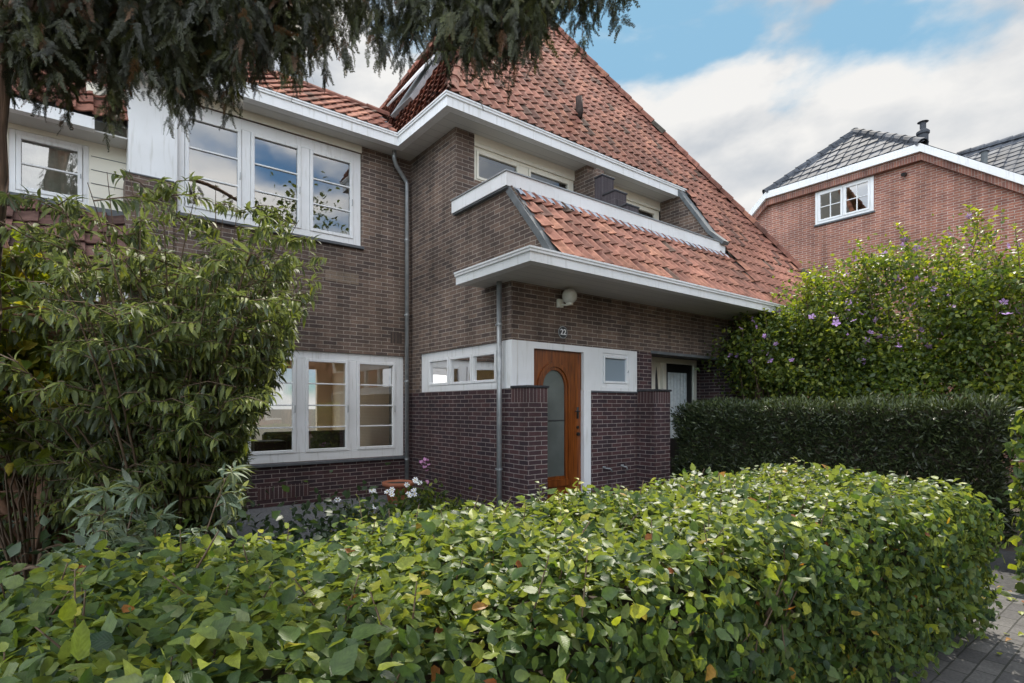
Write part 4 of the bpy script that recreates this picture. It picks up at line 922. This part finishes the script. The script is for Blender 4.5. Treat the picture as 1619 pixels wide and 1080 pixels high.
def stems(parent, base, tips, r0, m, name='stems', n=None, rnd=.12):
    segs = []
    for t in tips:
        b = np.array(base)+np.append(rng.normal(0, .08, 2), 0); t = np.array(t); mid = b*.55+t*.45+rng.normal(0, rnd, 3); mid[2] = b[2]+(t[2]-b[2])*.5
        segs.append(([tuple(b), tuple(mid), tuple(t)], [r0, r0*.6, r0*.2]))
    return tube_cloud(name, segs, m, parent)
def blossoms(parent, pts, m, r, name='blossom'):
    """small five-petalled blooms, one mesh copied for each bloom"""
    mb = MB()
    for k in range(5):
        a = k*2*math.pi/5; ca, sa = math.cos(a), math.sin(a); cb, sb = math.cos(a+.5), math.sin(a+.5); cd, sd = math.cos(a-.5), math.sin(a-.5)
        mb.add([(0, 0, 0), (r*.7*cd, r*.7*sd, r*.25), (r*ca, r*sa, r*.35), (r*.7*cb, r*.7*sb, r*.25)], [(0, 1, 2, 3)])
    first = mb.build(name, m, None); first.parent = parent; lst = []
    off = Vector(parent.location)
    for i, p in enumerate(pts):
        o = first if i == 0 else first.copy()
        if i: COL.objects.link(o); o.parent = parent
        o.location = Vector(p)-off; o.rotation_euler = (rng.uniform(.2, 1.5), rng.uniform(-.4, .4), rng.uniform(0, 6.28)); s_ = rng.uniform(.75, 1.2); o.scale = (s_,)*3; lst.append(o)
    return lst

# ---- purple-flowering shrubs beyond the yew hedge
def hib(loc, blobs, n, label, nfl, seed_pts=None):
    h = empty('flowering_shrub', (loc[0], loc[1], 0), label, 'shrub', 'purple flowering shrubs behind the dark hedge')
    o, cc_ = crown('foliage', blobs, n, T_SMALL, (.05, .10), M_HIB, h, nclump=230, spread=.20, tint=(.55, .25))
    stems(h, (loc[0], loc[1], 0), cc_[:45], .03, M_TWIG)
    # airy upright shoots breaking the outline
    hi_ = cc_[cc_[:, 2] > np.quantile(cc_[:, 2], .6)]; Q = []; G = []; sg = []
    for b_ in hi_[rng.integers(0, len(hi_), 46)]:
        L_ = rng.uniform(.3, .62); d_ = np.array([rng.normal(0, .28), rng.normal(0, .28), 1.0]); d_ /= np.linalg.norm(d_); sg.append(([tuple(b_), tuple(b_+d_*L_*.5), tuple(b_+d_*L_)], [.008, .006, .003]))
        for j in range(20): Q.append(b_+d_*L_*(.25+.75*j/19)); a_ = j*2.4; G.append([math.cos(a_), math.sin(a_), .7])
    Q = np.array(Q); q_ = len(Q); scatter('shoots', T_SMALL, Q, np.array(G), rv(q_, .4)+np.array([0, 0, 1]), rng.uniform(.055, .10, q_), np.clip(rng.normal(.85, .15, q_), 0, 1), M_HIB, h); tube_cloud('shoot_stems', sg, M_TWIG, h)
    tops = cc_[cc_[:, 2] > np.quantile(cc_[:, 2], .35)]
    pts = tops[rng.integers(0, len(tops), nfl)]+rng.normal(0, .12, (nfl, 3))+np.array([-.12, -.12, .16]); blossoms(h, [tuple(p) for p in pts], M_PETP, .06)
hib((10.1, 5.1), [(10.1, 4.9, 2.5, .95, .95, .95), (9.7, 5.2, 2.5, .8, .6, .55), (10.5, 4.4, 2.8, .9, .9, 1.1), (10.4, 4.4, 1.7, 1.0, 1.1, .7)], 21000, 'darker shrub with few purple flowers beside the eave end of the house', 60)
hib((10.8, 3.2), [(10.7, 3.2, 2.9, 1.0, 1.1, 1.2), (10.9, 2.4, 3.3, .6, .6, 1.0), (10.3, 3.9, 2.6, .8, .8, 1.0), (10.5, 3.0, 1.7, 1.1, 1.2, .9)], 23000, 'tallest sunlit shrub with purple flowers in front of the red brick gable', 110)
hib((10.9, 1.2), [(10.8, 1.7, 2.75, 1.0, 1.1, 1.15), (11.2, .8, 2.8, .9, .9, 1.1), (10.7, 1.5, 1.7, 1.1, 1.2, .9)], 22000, 'shrub with purple flowers at the right edge of the photo', 60)

# ---- big buddleja at left: arching stems with paired lance leaves
def lance_shrub(parent, base, nst, hgt, spread, leaf, m, mst, per=26, seg_lean=None, bias=(0, 0), r0=.022, tint=(.5, .25), droop=.9, lim=None):
    Ps = []; Fs = []; Ns = []; Ss = []; Ts = []; segs = []
    for i in range(nst):
        a = rng.uniform(0, 2*math.pi); lean = spread*math.sqrt(rng.random()); h_ = hgt*rng.uniform(.45, 1.0)*(1-.18*(lean/spread)**2)
        b = np.array(base)+np.array([rng.normal(0, .12), rng.normal(0, .12), 0]); e = b+np.array([math.cos(a)*lean+bias[0]*h_/hgt, math.sin(a)*lean+bias[1]*h_/hgt, h_])
        c1 = b*.5+e*.5; c1[2] = b[2]+h_*.72
        ts_ = np.linspace(0, 1, 7); curve = [tuple((1-t)**2*b+2*t*(1-t)*c1+t*t*e) for t in ts_]; segs.append((curve, list(r0*(1-.85*ts_))))
        kids = [(np.array(curve[-1]), np.array(curve[-1])-np.array(curve[-2]), 1.0)]
        # side branches
        for j in range(10):
            t = rng.uniform(.22, 1.0); q = (1-t)**2*b+2*t*(1-t)*c1+t*t*e; ang = rng.uniform(0, 6.28); L_ = rng.uniform(.25, .6)*(1.1-.5*t)*hgt/3
            tip = q+np.array([math.cos(ang)*L_, math.sin(ang)*L_, rng.uniform(-.05, .25)*L_]); mid = (q+tip)/2+np.array([0, 0, .12*L_])
            segs.append(([tuple(q), tuple(mid), tuple(tip)], [r0*.35, r0*.25, r0*.12]))
            for kx in range(per):
                u = (kx+1)/per; pp = (1-u)**2*q+2*u*(1-u)*mid+u*u*tip; ax = unit((tip-q)[None])[0]; rnd = rng.normal(0, 1, 3); sd = np.cross(ax, rnd); sd /= np.linalg.norm(sd)
                Ps.append(pp); Fs.append(ax*.55+sd*.9+np.array([0, 0, -droop*rng.random()])); Ns.append([rng.normal(0, .35), rng.normal(0, .35), 1]); Ss.append(rng.uniform(*leaf)*(1.1-.35*u)); Ts.append(np.clip(rng.normal(*tint), 0, 1))
    Ps = np.array(Ps); ok = Ps[:, 2] > .05
    if lim is not None: ok &= lim(Ps)
    scatter('foliage', T_LANCE, Ps[ok], np.array(Fs)[ok], np.array(Ns)[ok], np.array(Ss)[ok], np.array(Ts)[ok], m, parent, wscale=rng.uniform(.8, 1.3, ok.sum()))
    if lim is not None: segs = [q for q in segs if lim(np.array(q[0])).all()]
    tube_cloud('stems', segs, mst, parent)
BD = empty('buddleja_shrub', (.65, 5.3, 0), 'big arching shrub with long narrow leaves in front of the left windows', 'shrub')
lance_shrub(BD, (.55, 5.35, 0), 190, 3.40, 1.36, (.055, .125), M_BUDD, M_TWIG, per=28, r0=.014, bias=(.12, -.12), lim=lambda P: (P[:, 0]*.789-P[:, 1]*.615) < (P[:, 0]*.615+P[:, 1]*.789)*np.interp(P[:, 2], [0, 1.2, 1.9, 2.6, 3.4], [-.50, -.49, -.42, -.36, -.29])+rng.normal(0, .02, len(P)))
DS = empty('dark_leaved_shrub', (-.2, 6.4, 0), 'dark green shrub with reddish bark behind the conifer trunk, left edge', 'shrub')
lance_shrub(DS, (-.15, 6.3, 0), 70, 3.15, 1.45, (.08, .15), M_BUDD, M_REDBARK, per=15, r0=.05, tint=(.3, .2), droop=.6)
YS = empty('yellow_leaved_shrub', (-.35, 5.6, 0), 'small shrub with yellowing broad leaves at the far left edge', 'shrub')
o, cc_ = crown('foliage', [(-.42, 5.3, 2.1, .35, .35, .55), (-.35, 5.2, 1.6, .4, .3, .5)], 900, T_HORN, (.08, .13), M_YELL, YS, nclump=30, spread=.10); stems(YS, (-.35, 5.6, 0), cc_[:16], .012, M_TWIG)
SB = empty('silvery_shrub', (.25, 4.35, 0), 'low young shrub with pale silvery narrow leaves in front of the big arching shrub', 'shrub')
lance_shrub(SB, (.30, 4.35, 0), 13, 1.30, .50, (.09, .16), M_SILV, M_TWIG, per=12, r0=.010, droop=.5)
GC = empty('undergrowth', (0, 4.2, 0), '', ''); del GC['label']; del GC['category']
bl = [(x, y, .15, .5, .5, .42) for x, y in ((-.9, 4.2), (-.3, 3.7), (.3, 3.9), (-1.3, 5), (1.0, 4.6), (.2, 5.2), (1.7, 4.6), (-.2, 6.5), (.6, 7.4), (-.9, 7.2))]
bpy.data.objects.remove(GC)
GCo, _ = crown('undergrowth', bl, 15000, T_SMALL, (.04, .10), M_DKLEAF, None, nclump=200, spread=.2, up=.9); tag(GCo, kind='stuff')
# short lavender-like tuft and dry sticks under the shrub
mb = MB()
for i in range(14):
    x, y = .2+rng.normal(0, .35), 4.6+rng.normal(0, .3); a = rng.uniform(0, 3.14); L_ = rng.uniform(.2, .6); mb.tube([(x, y, .42), (x+L_*.5*math.cos(a), y+L_*.5*math.sin(a), .46+rng.uniform(0, .05)), (x+L_*math.cos(a), y+L_*math.sin(a), .43)], [.012, .01, .006], 6)
tag(mb.build('fallen_twigs', M_TWIG), kind='stuff')

# ---- conifer: trunk at the left edge, limbs overhead, hanging sprays
CT = empty('conifer_tree', (-.66, 4.86, 0), 'old conifer with rough brown trunk at the left edge and dark sprays hanging overhead', 'tree')
mb = MB(); pts = []; rr = []
for i in range(26):
    z = i*.3; pts.append((-.86+.03*math.sin(z*.9)+.075*z, 4.88+.04*math.cos(z*1.1), z)); rr.append(.27-.018*z+.012*math.sin(i*2.1)+(.12*math.exp(-z*2)))
mb.tube(pts, rr, 22); tr = mb.build('trunk', M_BARK, CT, True)
A0 = np.array([-.456, 5.047]); A1 = np.array([2.585, 2.676])           # ground line the overhanging limbs follow
perp = np.array([-(A1-A0)[1], (A1-A0)[0]]); perp /= np.linalg.norm(perp)
for i, (s_, z0, z1, off_) in enumerate([(1.25, 4.3, 4.9, .0), (1.0, 4.7, 5.3, .7), (.8, 4.2, 4.7, -.3), (1.1, 5.4, 6.2, 1.4), (.5, 4.1, 4.4, .5), (-.5, 4.4, 5.0, .8)]):
    e = A0+(A1-A0)*s_+perp*off_; b = np.array([-.68, 4.88]); L_ = [tuple(np.append(b+(e-b)*t, z0+(z1-z0)*math.sin(t*2.2)*1.1-.15*math.sin(t*9))) for t in np.linspace(0, 1, 9)]
    MB().tube(L_, list(np.linspace(.085, .014, 9)), 8).build('limb', M_BARK, CT, True)
env = [(-120, 120), (0, 168), (25, 160), (60, 190), (85, 208), (110, 178), (150, 215), (165, 212), (185, 150), (225, 140), (250, 160), (268, 218), (285, 212), (300, 190), (322, 172), (345, 186), (372, 165), (400, 150), (425, 130), (450, 158), (470, 160), (487, 95), (512, 98), (540, 118), (560, 70), (578, 85), (602, 122), (622, 118), (636, 132), (655, 95), (672, 112), (690, 70), (705, 122), (735, 130), (760, 160), (785, 128), (805, 140), (830, 100), (845, 118), (868, 68), (884, 30), (905, 66), (925, 84), (940, 52), (960, 16), (985, 48), (1004, 8), (1030, -60)]
ex = np.array([e[0] for e in env]); ez = np.array([1.5+(644-e[1])/863*3.7 for e in env])
Ps = []; Fs = []; Ns = []; Ss = []; Ts = []
def strand(px, zb, zt, off_, wd, big=1.0):
    base = A0+(A1-A0)*(px/900)+perp*off_; L_ = zt-zb; m_ = int(max(4, L_/.021)); drift = rng.normal(0, .05, 2)
    tn = rng.normal(.4, .15)
    for j in range(m_):
        u = (j+rng.random())/m_; z = zb+L_*u; rad = wd*min(1, .18+u*2.2); o = rng.normal(0, 1, 2)*rad*.5
        Ps.append([base[0]+drift[0]*u+o[0], base[1]+drift[1]*u+o[1], z+rng.normal(0, .02)])
        Fs.append([o[0]*5/(wd+.02)*.12+rng.normal(0, .35), o[1]*5/(wd+.02)*.12+rng.normal(0, .35), -1.0+rng.normal(0, .25)])
        Ns.append(list(rng.normal(0, 1, 3))); Ss.append(rng.uniform(.11, .20)*big*(.65+.35*min(1, u*3))); Ts.append(np.clip(tn+rng.normal(0, .2), 0, .9) if rng.random() > .05 else 1)
for i in range(330):
    px = rng.uniform(-110, 900); off_ = rng.uniform(-.35, .9); sc = 1+off_/3.7
    if 475 < px < 690 and rng.random() < .80: continue
    if px > 872 and rng.random() < .5: continue
    zb = 1.5+(np.interp(px, ex, ez)-1.5)*sc+.12+abs(rng.normal(0, .34))
    strand(px, zb, max(zb+.35, 4.5*sc+rng.uniform(-.2, .3)), off_, .075)
for px, zz in [(e[0], z) for e, z in zip(env, ez)]:
    if 0 <= px <= 1005: strand(px, zz+.09, max(zz+.4, 4.6), rng.uniform(-.05, .12), .07); strand(px+rng.uniform(-12, 12), zz+.24, 4.6, .1, .08)
for i in range(130):      # denser upper mass nearer the trunk
    px = rng.uniform(-140, 470) if i % 4 else rng.uniform(690, 870); off_ = rng.uniform(-.1, 1.4); sc = 1+off_/3.7; zb = 1.5+(np.interp(px, ex, ez)-1.5)*sc+rng.uniform(.45, .9)
    strand(px, zb, zb+.9, off_, .16, 1.1)
Ps = np.array(Ps); print('sprays', len(Ps))
scatter('foliage', T_SPRAY, Ps, np.array(Fs), np.array(Ns), np.array(Ss), np.array(Ts), M_CONI, CT, smooth=False)

# ---- pot and flowers by the wall
PT = empty('flower_pot', (3.86, 7.85, 0), 'terracotta flower pot standing in the corner below the downpipe', 'pot')
prof = [(.0, .02), (.15, .0), (.155, .02), (.215, .27), (.245, .275), (.25, .33), (.225, .335), (.215, .30), (.0, .29)]
V = []; F = []
for i, (r_, z_) in enumerate(prof):
    for k in range(24): a = k*math.pi/12; V.append((3.86+r_*math.cos(a), 7.85+r_*math.sin(a), z_))
for i in range(len(prof)-1):
    for k in range(24): k2 = (k+1) % 24; F.append((i*24+k, i*24+k2, (i+1)*24+k2, (i+1)*24+k))
mk('pot_body', V, F, M_TERRA, PT, True); MB().tube([(3.86, 7.85, .25), (3.86, 7.85, .305)], .212, 20).build('soil', M_SOIL, PT)
def flower_plant(name, x, y, h_, nl, nf, m, r, label, leafm=M_HIB, group=None, cat='flowers'):
    p = empty(name, (x, y, 0), label, cat, group); tips = [np.array([x+rng.normal(0, .22), y+rng.normal(0, .2), h_*rng.uniform(.6, 1.0)]) for _ in range(nf)]
    crown('foliage', [(x, y, h_*.25, .25, .25, h_*.3)], nl, T_HORN, (.05, .09), leafm, p, nclump=25, spread=.08)
    stems(p, (x, y, 0), tips, .005, M_HIB if False else M_TWIG, rnd=.03)
    mb = MB()
    for k in range(6):
        a = k*2*math.pi/6; V = [(0, 0, 0)]+[(r*q*math.cos(a+da), r*q*math.sin(a+da), r*.2*q) for q, da in ((.55, -.45), (.95, -.3), (1, 0), (.95, .3), (.55, .45))]; mb.add(V, [tuple(range(6))])
    f0 = mb.build('flower', m, None); f0.parent = p; cm = MB().tube([(0, 0, 0), (0, 0, r*.18)], r*.22, 8).build('flower_centre', M_PETC, None)
    for i, t in enumerate(tips):
        f = f0 if i == 0 else f0.copy(); c_ = cm if i == 0 else cm.copy()
        if i: COL.objects.link(f); COL.objects.link(c_)
        f.parent = p; c_.parent = f; f.location = Vector(t)-p.location; f.rotation_euler = (rng.uniform(.5, 1.35), 0, rng.uniform(-.2, 1.2)*-1)
flower_plant('white_anemone', 2.85, 6.75, .42, 160, 4, M_PETW, .042, 'leftmost white anemone clump on the gravel below the window')
flower_plant('white_anemone', 3.30, 6.75, .46, 200, 6, M_PETW, .042, 'middle white anemone clump in front of the terracotta pot')
flower_plant('white_anemone', 3.62, 6.95, .50, 220, 6, M_PETW, .042, 'white anemone clump nearest the downpipe corner')
flower_plant('pink_phlox', 3.72, 6.75, .72, 240, 0+1, M_PETK, .03, 'tall plant with a pink flower head by the wing wall')
ph = [o for o in COL.objects if o.name.startswith('pink_phlox')][0]
blossoms(ph, [(3.70+rng.normal(0, .035), 6.72+rng.normal(0, .035), .70+rng.normal(0, .06)) for _ in range(16)], M_PETK, .026)
flower_plant('green_garden_plant', 4.05, 6.3, .22, 500, 1, M_PETW, .02, 'low green plant against the foot of the wing wall', cat='plant')

# fallen leaves on the paving
nl = 260; pl = np.column_stack([rng.uniform(4.3, 7.3, nl), rng.uniform(-1, 5, nl), np.full(nl, .022)])
fo = scatter('fallen_leaves', T_HORN, pl, rv(nl)*[1, 1, .1], rv(nl, .12)+np.array([0, 0, 1]), rng.uniform(.04, .07, nl), rng.uniform(.9, 1, nl), M_HORN, None); tag(fo, kind='stuff')
nl = 200; pl = np.column_stack([rng.uniform(1.6, 4.5, nl), rng.uniform(4.4, 8.4, nl), np.full(nl, .02)])
fo = scatter('fallen_leaves', T_HORN, pl, rv(nl)*[1, 1, .1], rv(nl, .12)+np.array([0, 0, 1]), rng.uniform(.03, .06, nl), rng.uniform(.6, 1, nl), M_HORN, None); tag(fo, kind='stuff')
